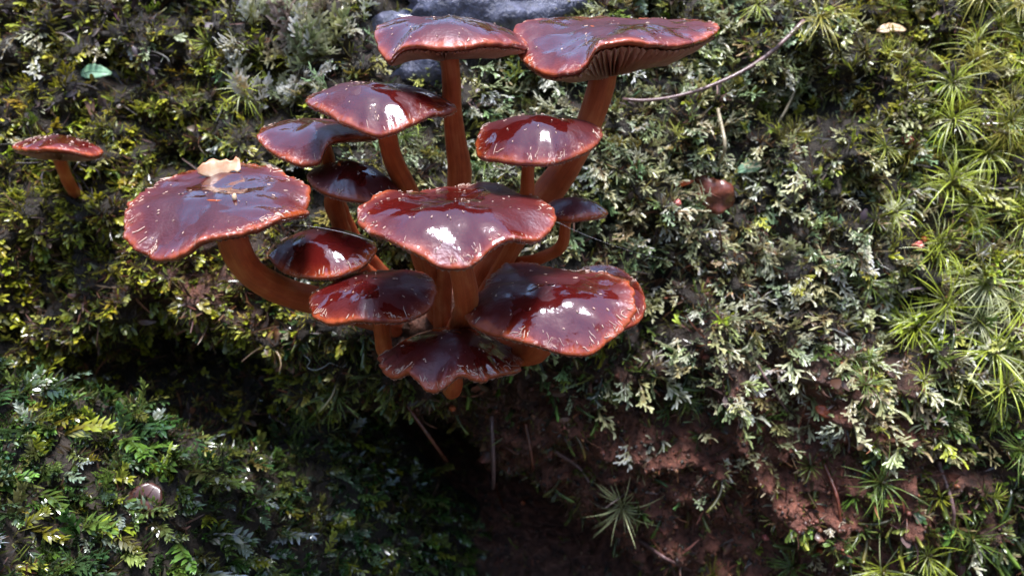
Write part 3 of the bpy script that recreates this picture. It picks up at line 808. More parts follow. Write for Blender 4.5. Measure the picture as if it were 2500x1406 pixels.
PAL = {  # (base, tip) linear colours
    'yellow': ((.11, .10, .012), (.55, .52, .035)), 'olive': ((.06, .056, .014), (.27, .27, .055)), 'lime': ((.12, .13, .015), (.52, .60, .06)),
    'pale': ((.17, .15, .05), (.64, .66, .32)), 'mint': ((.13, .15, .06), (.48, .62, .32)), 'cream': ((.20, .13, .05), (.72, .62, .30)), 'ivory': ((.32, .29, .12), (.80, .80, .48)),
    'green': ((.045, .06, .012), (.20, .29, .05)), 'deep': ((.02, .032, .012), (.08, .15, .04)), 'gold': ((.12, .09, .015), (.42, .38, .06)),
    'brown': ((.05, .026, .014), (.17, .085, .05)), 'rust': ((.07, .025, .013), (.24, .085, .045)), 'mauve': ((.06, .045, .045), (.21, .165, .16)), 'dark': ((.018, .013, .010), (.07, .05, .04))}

# px, py, sigma, density, kinds, palettes
BLOBS = [
    (250, 300, 230, 1.3, dict(C=.7, E=.25, A=.15), ['yellow', 'yellow', 'lime', 'olive']),
    (150, 90, 180, .8, dict(E=.5, A=.3, C=.2), ['mauve', 'dark', 'pale', 'yellow']),
    (450, 60, 200, .9, dict(E=.85, C=.15), ['mauve', 'dark', 'brown', 'olive']),
    (590, 170, 110, .9, dict(H=.15, A=.35, C=.5), ['olive', 'lime', 'olive']),
    (720, 140, 85, 1.3, dict(G=.9, A=.1), ['ivory']),
    (500, 300, 150, 1.2, dict(C=.65, E=.25, A=.1), ['olive', 'yellow', 'brown', 'mint']),
    (120, 560, 200, 1.3, dict(C=.72, E=.28), ['yellow', 'yellow', 'olive', 'brown']),
    (350, 690, 180, 1.2, dict(C=.6, E=.4), ['yellow', 'olive', 'brown', 'rust']),
    (600, 720, 160, 1.2, dict(C=.55, E=.45), ['yellow', 'gold', 'rust', 'brown']),
    (830, 800, 140, .9, dict(C=.5, F=.2, H=.05, E=.25), ['gold', 'olive', 'deep']),
    (820, 330, 160, .8, dict(A=.5, C=.3, E=.2), ['olive', 'mint', 'dark']),
    (1250, 280, 200, 1.5, dict(A=.85, E=.15), ['mint', 'pale', 'olive']),
    (1030, 95, 150, .05, dict(A=.6, E=.4), ['pale', 'mauve']),
    (1650, 110, 230, 1.5, dict(A=.75, C=.15, E=.1), ['pale', 'olive', 'mint']),
    (1650, 400, 230, 1.5, dict(A=.85, E=.15), ['mint', 'pale', 'cream', 'mint']),
    (1990, 260, 180, 1.5, dict(A=.45, C=.4, E=.15), ['olive', 'lime', 'pale', 'mauve']),
    (2250, 130, 170, 1.0, dict(C=.5, H=.15, A=.2, E=.15), ['lime', 'gold', 'olive', 'brown']),
    (2330, 380, 190, 1.0, dict(H=.2, C=.45, A=.2, E=.15), ['lime', 'olive', 'gold', 'brown']),
    (1800, 670, 190, 1.5, dict(A=.8, E=.2), ['cream', 'pale', 'mint', 'rust']),
    (2080, 850, 170, 1.5, dict(A=.75, E=.25), ['cream', 'ivory', 'pale', 'rust']),
    (2080, 560, 170, 1.5, dict(A=.65, E=.25, C=.1), ['pale', 'mint', 'mauve', 'cream']),
    (2380, 760, 190, 1.5, dict(H=.2, C=.35, A=.45), ['lime', 'pale', 'green', 'cream']),
    (1520, 900, 130, .8, dict(F=.45, A=.3, E=.25), ['deep', 'green', 'mint', 'dark']),
    (1300, 1100, 260, .22, dict(F=.2, E=.8), ['rust', 'brown', 'rust', 'olive']),
    (1640, 1210, 320, .22, dict(F=.22, E=.78), ['rust', 'brown', 'rust', 'rust', 'olive', 'green']),
    (2050, 1230, 260, .28, dict(E=.65, F=.3, H=.05), ['rust', 'brown', 'olive', 'rust']),
    (2400, 1130, 190, .9, dict(F=.3, H=.08, C=.42, E=.2), ['deep', 'green', 'green', 'brown']),
    (980, 1020, 150, .7, dict(F=.3, E=.45, C=.25), ['olive', 'brown', 'green']),
    (2200, 1400, 200, .8, dict(H=.1, E=.5, F=.2, C=.2), ['green', 'rust', 'lime', 'brown'])]
BX = np.array([b[0] for b in BLOBS]); BY = np.array([b[1] for b in BLOBS]); BS = np.array([b[2] for b in BLOBS]); BD = np.array([b[3] for b in BLOBS])

def frames(t, n):
    """rotation matrices whose columns are side, t, n' """
    t = unit(t); s_ = unit(np.cross(t, n)); n2 = np.cross(s_, t)
    return np.stack([s_, t, n2], -1)

class Batch:
    def __init__(s): s.V, s.F, s.C, s.n = [], [], [], 0
    def add(s, proto, P, R, L, c0, c1):
        v, f, t = proto; N = len(P)
        if not N: return
        W = np.einsum('nij,vj->nvi', R, v)*L[:, None, None]+P[:, None]
        k = sstep(0.35, 1.0, t)[None, :, None]
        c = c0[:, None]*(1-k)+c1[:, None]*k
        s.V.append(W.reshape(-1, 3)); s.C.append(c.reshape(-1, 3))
        s.F.append((f[None]+(s.n+np.arange(N)*len(v))[:, None, None]).reshape(-1, 3)); s.n += N*len(v)
    def build(s, name, mat, label, cat):
        o = link(name, meshdata(name, np.concatenate(s.V), np.concatenate(s.F), mat, np.concatenate(s.C)))
        return tag(o, label, cat, kind='stuff')

LEN = {'A': (.55, 1.25), 'C': (.28, .66), 'D': (.5, 1.45), 'F': (.6, 1.3), 'H': (.6, 1.0), 'G': (.8, 1.5), 'Z': (.25, .5), 'E': (.5, 1.2)}
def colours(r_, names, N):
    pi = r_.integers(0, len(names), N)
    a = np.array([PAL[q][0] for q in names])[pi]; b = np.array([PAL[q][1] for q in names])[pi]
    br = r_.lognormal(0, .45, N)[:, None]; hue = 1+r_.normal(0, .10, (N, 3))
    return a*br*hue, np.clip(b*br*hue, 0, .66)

SINGLE = []      # sprigs big enough in the picture to be things of their own
def scatter_bank(N, r_, fuzz=False):
    x = r_.uniform(-20.5, 18.5, N); z = r_.uniform(-19.5, 4.2, N)
    y = bank_y(x, z); P = np.stack([x, y, z], -1); n = bank_normal(x, z)
    px, py = proj(P)
    wgt = np.exp(-((px[:, None]-BX)**2+(py[:, None]-BY)**2)/(2*BS**2))+1e-9
    ctr = np.minimum(1, wgt.max(1)/.02)
    wgt /= wgt.sum(1)[:, None]
    bi = (wgt.cumsum(1) > r_.random(N)[:, None]).argmax(1)
    # fewer sprigs in hollows, more on the rises
    rel = bank_y(x, z)-bank_y(x, z, False)
    keep = r_.random(N) < BD[bi]*(np.clip(.95-.4*rel, .5, 1) if fuzz else np.clip(.8-.8*rel, .25, 1))
    return P[keep], n[keep], bi[keep], px[keep], py[keep]

r_ = np.random.default_rng(5)
bt = {'green': Batch(), 'pale': Batch(), 'litter': Batch(), 'fuzz': Batch()}
# fine under-layer
P, n, bi, px, py = scatter_bank(44000, r_, True)
for b_ in range(len(BLOBS)):
    m = np.where(bi == b_)[0]
    pals = [q for q in BLOBS[b_][5]]
    for pv in range(len(PROTO['Z'])):
        k = m[r_.integers(0, len(PROTO['Z']), len(m)) == pv]
        if not len(k): continue
        t = n[k]+r_.normal(0, .5, (len(k), 3)); c0, c1 = colours(r_, pals+['olive', 'brown'], len(k))
        bt['fuzz'].add(PROTO['Z'][pv], P[k]-n[k]*.05, frames(t, r_.normal(size=(len(k), 3))), r_.uniform(.25, .6, len(k)), c0, c1)
# sprigs
P, n, bi, px, py = scatter_bank(17500, r_)
for b_ in range(len(BLOBS)):
    _, _, _, _, kinds, pals = BLOBS[b_]
    m = np.where(bi == b_)[0]
    kk = r_.choice(list(kinds), len(m), p=np.array(list(kinds.values()))/sum(kinds.values()))
    for kd in kinds:
        sel = m[kk == kd]
        for pv in range(len(PROTO[kd])):
            k = sel[np.arange(len(sel)) % len(PROTO[kd]) == pv]
            if not len(k): continue
            N = len(k); rnd = .75*r_.normal(0, 1, (N, 3))+1.1*np.stack([noise3(P[k]*.45+31.7*j) for j in range(3)], -1)
            if kd == 'A': t = n[k]*.55+rnd*.55+np.array([0.15, -.25, -.35]); up = n[k]*.5+np.array([0, -.3, 1.0])+rnd[:, ::-1]*.25
            elif kd == 'C': t = n[k]*.8+rnd*.45+np.array([0, -.2, -.35]); up = np.array([0, -.4, 1.0])+rnd[:, ::-1]*.25
            elif kd == 'F': t = n[k]*.55+rnd*.35+np.array([.15, -.1, -.75]); up = np.array([0, -.4, 1.0])+rnd[:, ::-1]*.3
            elif kd == 'H': t = n[k]*.9+rnd*.3+np.array([0, -.2, .3]); up = rnd[:, ::-1]
            elif kd == 'G': t = n[k]*.6+rnd*.5+np.array([0, -.1, .5]); up = np.array([0, -.8, .6])+rnd[:, ::-1]*.3
            else: t = n[k]*.35+rnd*.9; up = n[k]+rnd[:, ::-1]*.4
            L = r_.uniform(*LEN[kd], N)
            pl = pals
            if kd == 'E': pl = [q for q in pals if q in ('brown', 'rust', 'mauve', 'dark')] or ['brown', 'mauve', 'dark']
            else: pl = [q for q in pals if q not in ('brown', 'rust', 'mauve', 'dark')] or ['olive']
            c0, c1 = colours(r_, pl, N)
            R = frames(t, up); P0 = P[k]-n[k]*.12
            big = (L > LEN[kd][0]+.72*(LEN[kd][1]-LEN[kd][0])) & (px[k] > -60) & (px[k] < 2560) & (py[k] > -60) & (py[k] < 1470) if kd in ('A', 'H', 'F', 'G') else np.zeros(N, bool)
            for q in np.where(big)[0]: SINGLE.append((kd, pv, P0[q], R[q], L[q]*1.08, c0[q], c1[q], px[k][q], py[k][q]))
            s_ = ~big
            bt['litter' if kd == 'E' else 'pale' if kd in 'AG' else 'green'].add(PROTO[kd][pv], P0[s_], R[s_], L[s_], c0[s_], c1[s_])

# the mound: wet feathery fronds
def scatter_mound(N, r_):
    x = r_.uniform(-18, 2.5, N); y = r_.uniform(9, 28, N); z = mound_z(x, y)
    P = np.stack([x, y, z], -1); ok = z > -24
    P = P[ok]; return P, mound_normal(P[:, 0], P[:, 1])
P, n = scatter_mound(11500, r_)
for pv in range(8):
    k = np.where(r_.integers(0, 8, len(P)) == pv)[0]
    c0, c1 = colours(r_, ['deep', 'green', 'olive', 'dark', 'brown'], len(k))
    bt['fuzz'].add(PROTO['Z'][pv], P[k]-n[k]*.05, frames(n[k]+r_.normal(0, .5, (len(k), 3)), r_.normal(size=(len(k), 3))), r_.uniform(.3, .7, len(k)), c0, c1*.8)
bt['wet'] = Batch()
P, n = scatter_mound(5600, r_)
px, py = proj(P)
DR = []
for pv in range(7):
    k = np.where(np.arange(len(P)) % 7 == pv)[0]; N = len(k)
    rnd = r_.normal(0, 1, (N, 3))
    t = n[k]*.55+rnd*.5+np.array([.5, -.35, -.1]); up = n[k]+np.array([0, -.2, .6])+rnd[:, ::-1]*.2
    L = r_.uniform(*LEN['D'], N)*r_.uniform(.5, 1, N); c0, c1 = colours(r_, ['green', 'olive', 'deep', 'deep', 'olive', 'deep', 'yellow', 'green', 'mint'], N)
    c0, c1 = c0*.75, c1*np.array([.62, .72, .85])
    R = frames(t, up); P0 = P[k]-n[k]*.1
    big = (L > 1.0) & (px[k] > -80) & (px[k] < 1350) & (py[k] < 1480)
    for q in np.where(big)[0]: SINGLE.append(('D', pv, P0[q], R[q], L[q], c0[q], c1[q], px[k][q], py[k][q]))
    s_ = ~big
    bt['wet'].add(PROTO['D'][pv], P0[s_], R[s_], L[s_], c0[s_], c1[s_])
    tip = PROTO['D'][pv][0][np.argmax(PROTO['D'][pv][0][:, 1])]
    for q in r_.choice(N, min(N, 14), False): DR.append((P0[q]+R[q] @ tip*L[q], px[k][q], py[k][q], 'feathery fronds'))

cr = Proto(); oc = np.array([[1, 0, 0], [-1, 0, 0], [0, 1, 0], [0, -1, 0], [0, 0, 1], [0, 0, -1]], float)
CR = []
for k in range(6):
    f_ = [(0, 2, 4), (2, 1, 4), (1, 3, 4), (3, 0, 4), (2, 0, 5), (1, 2, 5), (3, 1, 5), (0, 3, 5)]
    CR.append((oc*r_.uniform(.4, 1.2, (6, 1))+r_.normal(0, .15, (6, 3)), np.array(f_, np.int32), r_.random(6)))
bt['crumb'] = Batch()
x = r_.uniform(-8, 17, 30000); z = r_.uniform(-19, -7, 30000); P = np.stack([x, bank_y(x, z), z], -1); px, py = proj(P)
pk = np.exp(-((px-1350)/380)**2-((py-1130)/190)**2)+np.exp(-((px-1800)/480)**2-((py-1270)/200)**2)+.12
P = P[r_.random(30000) < pk*.55]; n = bank_normal(P[:, 0], P[:, 2])
for pv in range(6):
    k = np.arange(len(P))[pv::6]; c0, c1 = colours(r_, ['rust', 'brown', 'rust', 'dark'], len(k))
    bt['crumb'].add(CR[pv], P[k]+n[k]*.01, frames(r_.normal(size=(len(k), 3)), r_.normal(size=(len(k), 3))), .03+.11*r_.random(len(k))**3, c0, c1)
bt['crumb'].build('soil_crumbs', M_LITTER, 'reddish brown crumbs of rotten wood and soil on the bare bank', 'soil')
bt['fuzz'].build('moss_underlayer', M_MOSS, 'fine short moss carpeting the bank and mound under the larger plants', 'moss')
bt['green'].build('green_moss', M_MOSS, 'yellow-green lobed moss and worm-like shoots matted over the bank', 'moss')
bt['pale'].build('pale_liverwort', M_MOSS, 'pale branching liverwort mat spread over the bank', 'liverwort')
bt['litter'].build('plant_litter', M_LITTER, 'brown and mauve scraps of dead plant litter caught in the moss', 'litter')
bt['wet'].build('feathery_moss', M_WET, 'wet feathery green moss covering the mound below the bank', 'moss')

# ------------------------------------------------------------------ single plants
MARKS = [(1750, 160, 'by the purplish twig'), (1720, 490, 'around the wet curled leaf'), (2240, 600, 'by the pink round bud'), (2150, 30, 'by the orange leaf scrap'), (205, 150, 'by the mint-green leaf'),
         (140, 370, 'by the lone speckled mushroom'), (520, 520, 'beside the broad ragged cap'), (1500, 90, 'behind the widest cap'), (1000, 120, 'beside the grey rock'), (1400, 340, 'beside the thick leaning stem'),
         (1000, 400, 'between the tall stems'), (1550, 760, 'beside the saddle-shaped cap'), (1100, 950, 'below the tattered cap'), (1880, 960, 'by the forked grey rootlet'), (1870, 1310, 'by the pink bead'), (1275, 1238, 'over the dark cavity'),
         (830, 900, 'by the curly white fibre'), (355, 1215, 'around the round dark leaf'), (450, 870, 'beside the dark hollow'), (1830, 385, 'by the flat green lobe'), (2480, 870, 'by the rust-orange leaf piece'), (2220, 350, 'by the dark red scrap')]
def near(px_, py_):
    return min(MARKS, key=lambda m: (m[0]-px_)**2+(m[1]-py_)**2)[2]
def tint(c):
    r, g, b = [float(q) for q in c][:3]
    if b > .22: return 'cream' if r >= g else 'pale green'
    if g < .17: return 'dark green'
    if r > g*.92: return 'yellowish'
    return 'bright green' if g > .3 else 'olive green'
INFO = {'A': ('liverwort_frond', 'forked liverwort frond on the bank', 'liverwort', 'single liverwort fronds on the bank', 70),
        'G': ('fluffy_liverwort', 'fluffy many-branched liverwort tuft', 'liverwort', 'ivory fluffy tufts on the bank', 14),
        'F': ('moss_shoot', 'worm-like moss shoot hanging from the bank', 'moss', 'worm-like moss shoots', 45),
        'D': ('feather_moss_frond', 'feathery wet frond on the mound', 'moss', 'feathery fronds on the mound', 80)}
cache = {}
def proto_mesh(kd, pv, c0, c1, mat):
    v, f, t = PROTO[kd][pv]; k = sstep(.35, 1, t)[:, None]
    return meshdata(INFO[kd][0], v, f, mat, c0*(1-k)+c1*k)
from mathutils import Matrix
def place(o, P, R, L):
    M = Matrix([[R[0][0]*L, R[0][1]*L, R[0][2]*L, P[0]*U], [R[1][0]*L, R[1][1]*L, R[1][2]*L, P[1]*U], [R[2][0]*L, R[2][1]*L, R[2][2]*L, P[2]*U+Z0], [0, 0, 0, 1]])
    o.matrix_world = M
cnt = {}
order = sorted(SINGLE, key=lambda s: s[2][1])
for kd, pv, P0, R, L, c0, c1, px_, py_ in order:
    if kd == 'H': continue
    cnt[kd] = cnt.get(kd, 0)
    if cnt[kd] >= INFO[kd][4]: continue
    cnt[kd] += 1
    key = (kd, pv, cnt[kd] % 3)
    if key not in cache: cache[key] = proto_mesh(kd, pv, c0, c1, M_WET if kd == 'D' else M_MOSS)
    o = bpy.data.objects.new(INFO[kd][0], cache[key]); COL.objects.link(o)
    place(o, P0, R, L)
    a_ = cache[key].attributes['Col'].data; cc = a_[len(a_)-2].color
    tag(o, tint(cc)+' '+INFO[kd][1]+' '+near(*[float(q) for q in proj(P0+R[:, 1]*L*.6)]), INFO[kd][2], INFO[kd][3])

# star mosses: stem + each long leaf
sr = np.random.default_rng(33)
BLADES = []
for k in range(9):
    for cpal in ('lime', 'gold', 'green', 'pale'):
        p_ = Proto(); b = curve_path((0, 0, 0), (0, 1, .35), 1.0, (sr.normal(0, .6), 0, -.7-sr.uniform(0, 1.6)), 8)
        p_.strip(b, np.array([.009, .012, .012, .011, .0095, .007, .005, .001]), np.array([1, 0, 0]), np.array([0, 0, 1]), .55, .15, 1)
        v, f, t = p_.done(); c0, c1 = [np.array(q) for q in PAL[cpal]]; kk = sstep(0, .8, t)[:, None]
        BLADES.append((cpal, meshdata('leaf', v, f, M_MOSS, c0*(1-kk)+c1*kk*1.1)))
SV, SF = tube(curve_path((0, 0, 0), (0, 0, 1), 1.0, (.1, 0, 0), 7), np.linspace(.07, .05, 7), 7)
STEMME = meshdata('stem', SV, SF, M_MOSS, np.tile(np.array([[.10, .08, .02]]), (len(SV), 1)))
STARS = [  # px, py, size cm, palette, lean (x, z)
    (1985, 75, 1.35, 'gold', (.3, .2)), (2395, 20, 1.5, 'gold', (0, .0)), (2375, 140, 1.3, 'lime', (0, .4)), (2310, 215, 1.2, 'lime', (.2, .2)),
    (2320, 310, 1.3, 'lime', (.4, .1)), (2480, 180, 1.2, 'lime', (.3, .5)), (2390, 400, 1.4, 'lime', (.2, .2)), (2300, 480, 1.5, 'lime', (.2, .3)),
    (2150, 530, 1.1, 'lime', (0, .3)), (2460, 260, 1.1, 'gold', (.2, 0)), (2250, 640, 1.15, 'lime', (.4, .3)), (2280, 710, 1.35, 'lime', (.5, .2)),
    (2390, 700, 1.2, 'pale', (.2, .2)), (2100, 700, 1.0, 'green', (.2, -.1)), (2210, 820, 1.4, 'lime', (.5, .1)), (2400, 850, 1.6, 'lime', (.3, .0)),
    (2430, 945, 1.4, 'lime', (.2, -.2)), (2460, 780, 1.3, 'lime', (.3, .3)), (2150, 760, .9, 'green', (.1, .1)), (1510, 1195, 1.5, 'pale', (.4, -.5)),
    (2110, 1165, 1.5, 'green', (.3, -.5)), (2370, 1290, 1.2, 'deepstar', (.2, -.4)), (1950, 1380, 1.3, 'green', (.0, .3)), (2155, 1380, 1.3, 'lime', (.2, .4)),
    (2240, 1370, 1.2, 'lime', (.3, .2)), (605, 190, 1.1, 'green', (-.2, .3)), (610, 240, 1.0, 'lime', (.0, -.1)), (1000, 320, 1.0, 'lime', (.1, .5)), (990, 345, .8, 'green', (.3, .2)),
    (1190, 420, 1.0, 'green', (.3, .4)), (770, 850, 1.1, 'olivestar', (.0, .5)), (840, 960, 1.3, 'olivestar', (.3, .0)), (760, 990, 1.0, 'olivestar', (-.2, -.4)),
    (2480, 560, 1.2, 'lime', (.1, .3)), (2450, 640, 1.2, 'gold', (.1, .2)), (1840, 30, .9, 'lime', (.2, .5)), (2490, 40, 1.2, 'gold', (.2, .2)), (2470, 1080, 1.1, 'green', (.1, -.2)), (1660, 960, .9, 'green', (.2, -.5))]
for k in range(34):
    qx, qy = sr.uniform(2090, 2520), sr.uniform(-30, 1010)
    if qx < 2230 and sr.random() < .6: qx += 240
    STARS.append((float(qx), float(qy), float(sr.uniform(.7, 1.35)), ['lime', 'gold', 'lime', 'green', 'pale'][sr.integers(0, 5)], (float(sr.normal(.2, .3)), float(sr.normal(.15, .3)))))
for px_, py_, size, cp, lean in STARS:
    p = bank_hit(px_, py_); nn = bank_normal(p[0], p[2])
    root = empty('star_moss', p-nn*.15)
    tag(root, {'lime': 'lime green', 'gold': 'golden', 'pale': 'silvery', 'green': 'dark green', 'deepstar': 'dim dark green', 'olivestar': 'dim olive'}[cp]+(' large' if size > 1.3 else ' small' if size < 1.05 else '')+' star-shaped moss tuft with narrow leaves '+near(px_, py_), 'moss', 'star-shaped moss tufts')
    axd = unit(nn*.9+np.array([lean[0], -.3, lean[1]]))
    h = .55*size
    st = link('stem', STEMME, root)
    q = Vector(axd).to_track_quat('Z', 'Y'); st.rotation_mode = 'QUATERNION'; st.rotation_quaternion = q; st.scale = (size*.8, size*.8, h+.1)
    cpal = {'deepstar': 'green', 'olivestar': 'green'}.get(cp, cp)
    pool = [m for c, m in BLADES if c == cpal]+([m for c, m in BLADES if c == 'pale'][:2] if cp == 'lime' else [])
    e1 = unit(np.cross(axd, (0.3, .2, 1))); e2 = np.cross(axd, e1)
    for k in range(int(sr.uniform(36, 56))):
        a = sr.uniform(0, 6.28); el = sr.uniform(.0, 1.15)
        d = math.cos(el)*(math.cos(a)*e1+math.sin(a)*e2)+math.sin(el)*axd
        up = axd*1.0+np.array([0, 0, .5])+sr.normal(0, .2, 3)
        R = frames(d[None], up[None])[0]; L = size*sr.uniform(.45, 1.15)
        o = bpy.data.objects.new('leaf', pool[sr.integers(0, len(pool))]); COL.objects.link(o); o.parent = root
        bp = axd*(h-.25*size*sr.random())
        Mx = Matrix([[R[i][0]*L, R[i][1]*L, R[i][2]*L, bp[i]*U] for i in range(3)]+[[0, 0, 0, 1]])
        o.matrix_local = Mx

# ------------------------------------------------------------------ rock, twigs, leaves, scraps
def blob_mesh(name, rx, ry, rz, mat, seed, amp=.25, sub=3, fr=1.2):
    import bmesh
    bm = bmesh.new(); bmesh.ops.create_icosphere(bm, subdivisions=sub, radius=1)
    v = np.array([q.co[:] for q in bm.verts]); f = np.array([[q.index for q in t.verts] for t in bm.faces], np.int32); bm.free()
    v = v*(1+amp*fbm(v*fr+seed*3.1, 3))[:, None]*np.array([rx, ry, rz])
    return meshdata(name, v, f, mat)

for px_, py_, rx, ry, rz, lab in [(1010, 150, 1.7, .9, 1.5, 'bluish grey wet rock patch bared between the tall stems'), (1180, 20, 2.6, 1.0, 1.2, 'bluish grey wet rock ledge above the folded cap')]:
    p = bank_hit(px_, py_)
    o = link('wet_rock', blob_mesh('wet_rock', rx, ry, rz, M_BARK, px_, .3, 4, 1.6), None, p+np.array([0, -.05, 0]))
    tag(o, lab, 'rock')

def strand(name, pts, w0, w1, mat, label, cat, group=None, n=30, sides=7, wob=.2, lift=.35):
    K = [q if len(q) == 3 and not isinstance(q[0], int) else bank_hit(q[0], q[1], lift if len(q) == 2 else q[2]) for q in pts]
    path = catmull(np.array(K), n)
    b0 = path[0].copy()
    v, f = tube(path-b0, np.linspace(w0, w1, n), sides, True, wob, int(abs(b0[0]*10)))
    return tag(link(name, meshdata(name, v, f, mat), None, b0), label, cat, group)

ya, yb = bank_hit(1960, 55)[1]-.5, bank_hit(1520, 245)[1]-.4
strand('twig', [tuple(float(c) for c in pix(a_, b_, ya+(yb-ya)*(1960-a_)/440-c_)) for a_, b_, c_ in [(1962, 52, 0), (1915, 100, .25), (1850, 152, .4), (1760, 200, .5), (1640, 238, .4), (1570, 246, .2), (1520, 243, 0)]], .075, .05, M_TWIG, 'thin curved purplish brown twig lying across the moss', 'twig')
strand('dry_stalk', [(1735, 270, .5), (1742, 340, .7), (1750, 440, .5)], .06, .05, M_PALESTEM, 'pale upright stalk rising over the wet brown leaf', 'stalk')
strand('dry_stalk', [(1940, 190, .4), (1915, 270, .8), (1860, 370, .4)], .04, .05, M_PALESTEM, 'knobbly pale stalk leaning below the end of the twig', 'stalk', None)
strand('dry_stalk', [(1800, 850, .4), (1840, 920, .8), (1885, 975, .6)], .045, .03, M_TWIG, 'grey rootlet ending in a fork among cream fronds', 'rootlet')
for k, (a, b) in enumerate([((980, 960), (1040, 1060)), ((1200, 1010), (1190, 1160)), ((1290, 1030), (1300, 1150)), ((1350, 1100), (1440, 1180)), ((1700, 1150), (1800, 1300)), ((1560, 1320), (1690, 1390)), ((2010, 1120), (2060, 1300)), ((2290, 1130), (2310, 1330)), ((1120, 1080), (1230, 1250))]):
    strand('root', [(a[0], a[1], .1), ((a[0]+b[0])//2+12, (a[1]+b[1])//2, .45), (b[0], b[1], .1)], .07, .04, M_TWIG if k % 2 else M_BROWNLEAF, ('purplish ' if k % 2 else 'red-brown ')+'thin root on the bare peaty earth '+near((a[0]+b[0])/2, (a[1]+b[1])/2), 'root', 'roots in the bare earth')

def leaf_thing(name, px_, py_, ln, wd, ang, mat, label, cat='leaf', lift=.5, tilt=(.0, -.8, .6), curl=.25, tooth=0.0, shape=1.0, group=None, pos=None, torn=.15, warp=.05, rib=True):
    p = bank_hit(px_, py_, lift) if pos is None else pos
    n_, m_ = 14, 7
    s = np.linspace(0, 1, n_); wv = wd*np.sin(np.pi*np.clip(s, .015, .985))**(.6*shape)*(1+tooth*np.sin(s*40)+torn*noise3(np.stack([s*6, 0*s+px_*.37+3.3, 0*s+.5], -1)))
    c = np.linspace(-1, 1, m_)
    X = wv[:, None]*c[None]; Yv = np.repeat((s-.5)[:, None]*ln, m_, 1)
    Zv = curl*ln*(-(s-.5)**2)[:, None]*2+.35*curl*np.abs(c)[None]*wv[:, None]*1.2+warp*ln*noise3(np.stack([X*2.5, Yv*2.5, 0*X+px_*.37], -1))
    Vt = np.stack([X, Yv, Zv], -1).reshape(-1, 3)
    up = unit(np.array(tilt)); e = unit(np.cross([0, 1, 0.01], up)); g = np.cross(up, e)
    t = math.cos(ang)*e+math.sin(ang)*g; s2 = np.cross(t, up)
    R = np.stack([s2, t, up], -1)
    Vt = Vt @ R.T
    F1 = quads_grid(m_, n_)
    nV = len(Vt); V2 = np.concatenate([Vt, Vt-up*.03])
    F = [tuple(q) for q in F1]+[tuple(q[::-1]+nV) for q in F1]
    bd = [i for i in range(m_)]+[k*m_+m_-1 for k in range(1, n_)]+[(n_-1)*m_+i for i in range(m_-2, -1, -1)]+[k*m_ for k in range(n_-2, 0, -1)]
    for i in range(len(bd)):
        a, b = bd[i], bd[(i+1) % len(bd)]; F.append((b, a, a+nV, b+nV))
    me = meshdata(name, V2, F, mat)
    root = empty(name, p); tag(root, label, cat, group)
    link('blade', me, root)
    if not rib: return root
    mid = Vt.reshape(n_, m_, 3)[:, m_//2]+up*.012
    v, f = tube(mid, np.linspace(.03, .012, n_)*min(1, ln/2), 5)
    link('midrib', meshdata('midrib', v, f, mat), root)
    return root

leaf_thing('fallen_leaf', 1718, 485, 1.45, .52, -1.25, M_BROWNLEAF, 'wet curled brown dead leaf stuck in pale liverwort', tilt=(-.25, -1, .2), curl=.35, lift=.3, torn=.5, warp=.16, shape=.8)
leaf_thing('fallen_leaf', 1652, 470, .7, .09, -1.1, M_ORANGE, 'narrow orange-red leaf edge tucked beside the wet brown leaf', tilt=(-.6, -1, .1), curl=.4, lift=.35)
leaf_thing('green_leaf', 205, 148, 1.0, .24, 0.02, M_GREENLEAF, 'small pale mint-green toothed leaf above a dark hollow', tilt=(0, -.9, .5), lift=.6, tooth=.06)
leaf_thing('green_leaf', 1830, 385, .9, .22, .3, M_GREENLEAF, 'bright green flat leaf lobe above cream liverwort', tilt=(0, -.8, .6), lift=.5, tooth=.15)
leaf_thing('orange_leaf', 2145, 8, .9, .3, .05, M_ORANGE, 'bright orange leaf scrap above the pale petal', tilt=(0, -.9, .5), lift=.5)
leaf_thing('petal', 2162, 40, 1.0, .2, .25, M_CREAM, 'pinkish pale pointed leaf just under the orange scrap', tilt=(.1, -.7, .7), lift=.55)
leaf_thing('orange_leaf', 2020, 985, .5, .16, -.7, M_ORANGE, 'small rust-red leaf scrap among cream fronds', lift=.3)
leaf_thing('orange_leaf', 2480, 870, .6, .2, .5, M_ORANGE, 'rust-orange leaf piece behind a star-shaped tuft', lift=.25)

# round dark leaf on the mound
def mound_hit(px_, py_, lift=0):
    Y = np.linspace(9, 30, 500); P = pix(np.full(500, px_), np.full(500, py_), Y)
    d = mound_z(P[:, 0], P[:, 1])-P[:, 2]; k = int(np.argmax(d > 0)) if (d > 0).any() else 250
    return P[k]+np.array([0, -lift*.5, lift])
leaf_thing('round_leaf', 355, 1215, .95, .42, 1.3, M_DARKLEAF, 'small round dark brown leaf lying on the feathery mound', tilt=(.15, -.85, .55), curl=.2, shape=.7, pos=mound_hit(355, 1230, .1))

# cream scrap on the broad cap
S = MUSH['broad_left'][1]
def on_cap(S, px_, py_):
    a, b = proj(S); k = np.argmin((a-px_)**2+(b-py_)**2); return S.reshape(-1, 3)[k]
p = on_cap(S, 540, 420)
leaf_thing('leaf_scrap', 0, 0, .95, .2, .38, M_SCRAP, 'cream and orange leaf scrap resting on the broad ragged cap', 'scrap', rib=False, warp=.12, tilt=(.1, -.95, .45), curl=-.1, shape=.35, torn=1.1, pos=p+np.array([0, -.05, .08]))
p = on_cap(S, 572, 486)
o = link('seed_scale', blob_mesh('seed_scale', .05, .05, .09, M_CREAM, 3, .3, 2), None, p+np.array([0, 0, .05])); tag(o, 'tiny cream scale standing upright on the broad ragged cap', 'scrap')

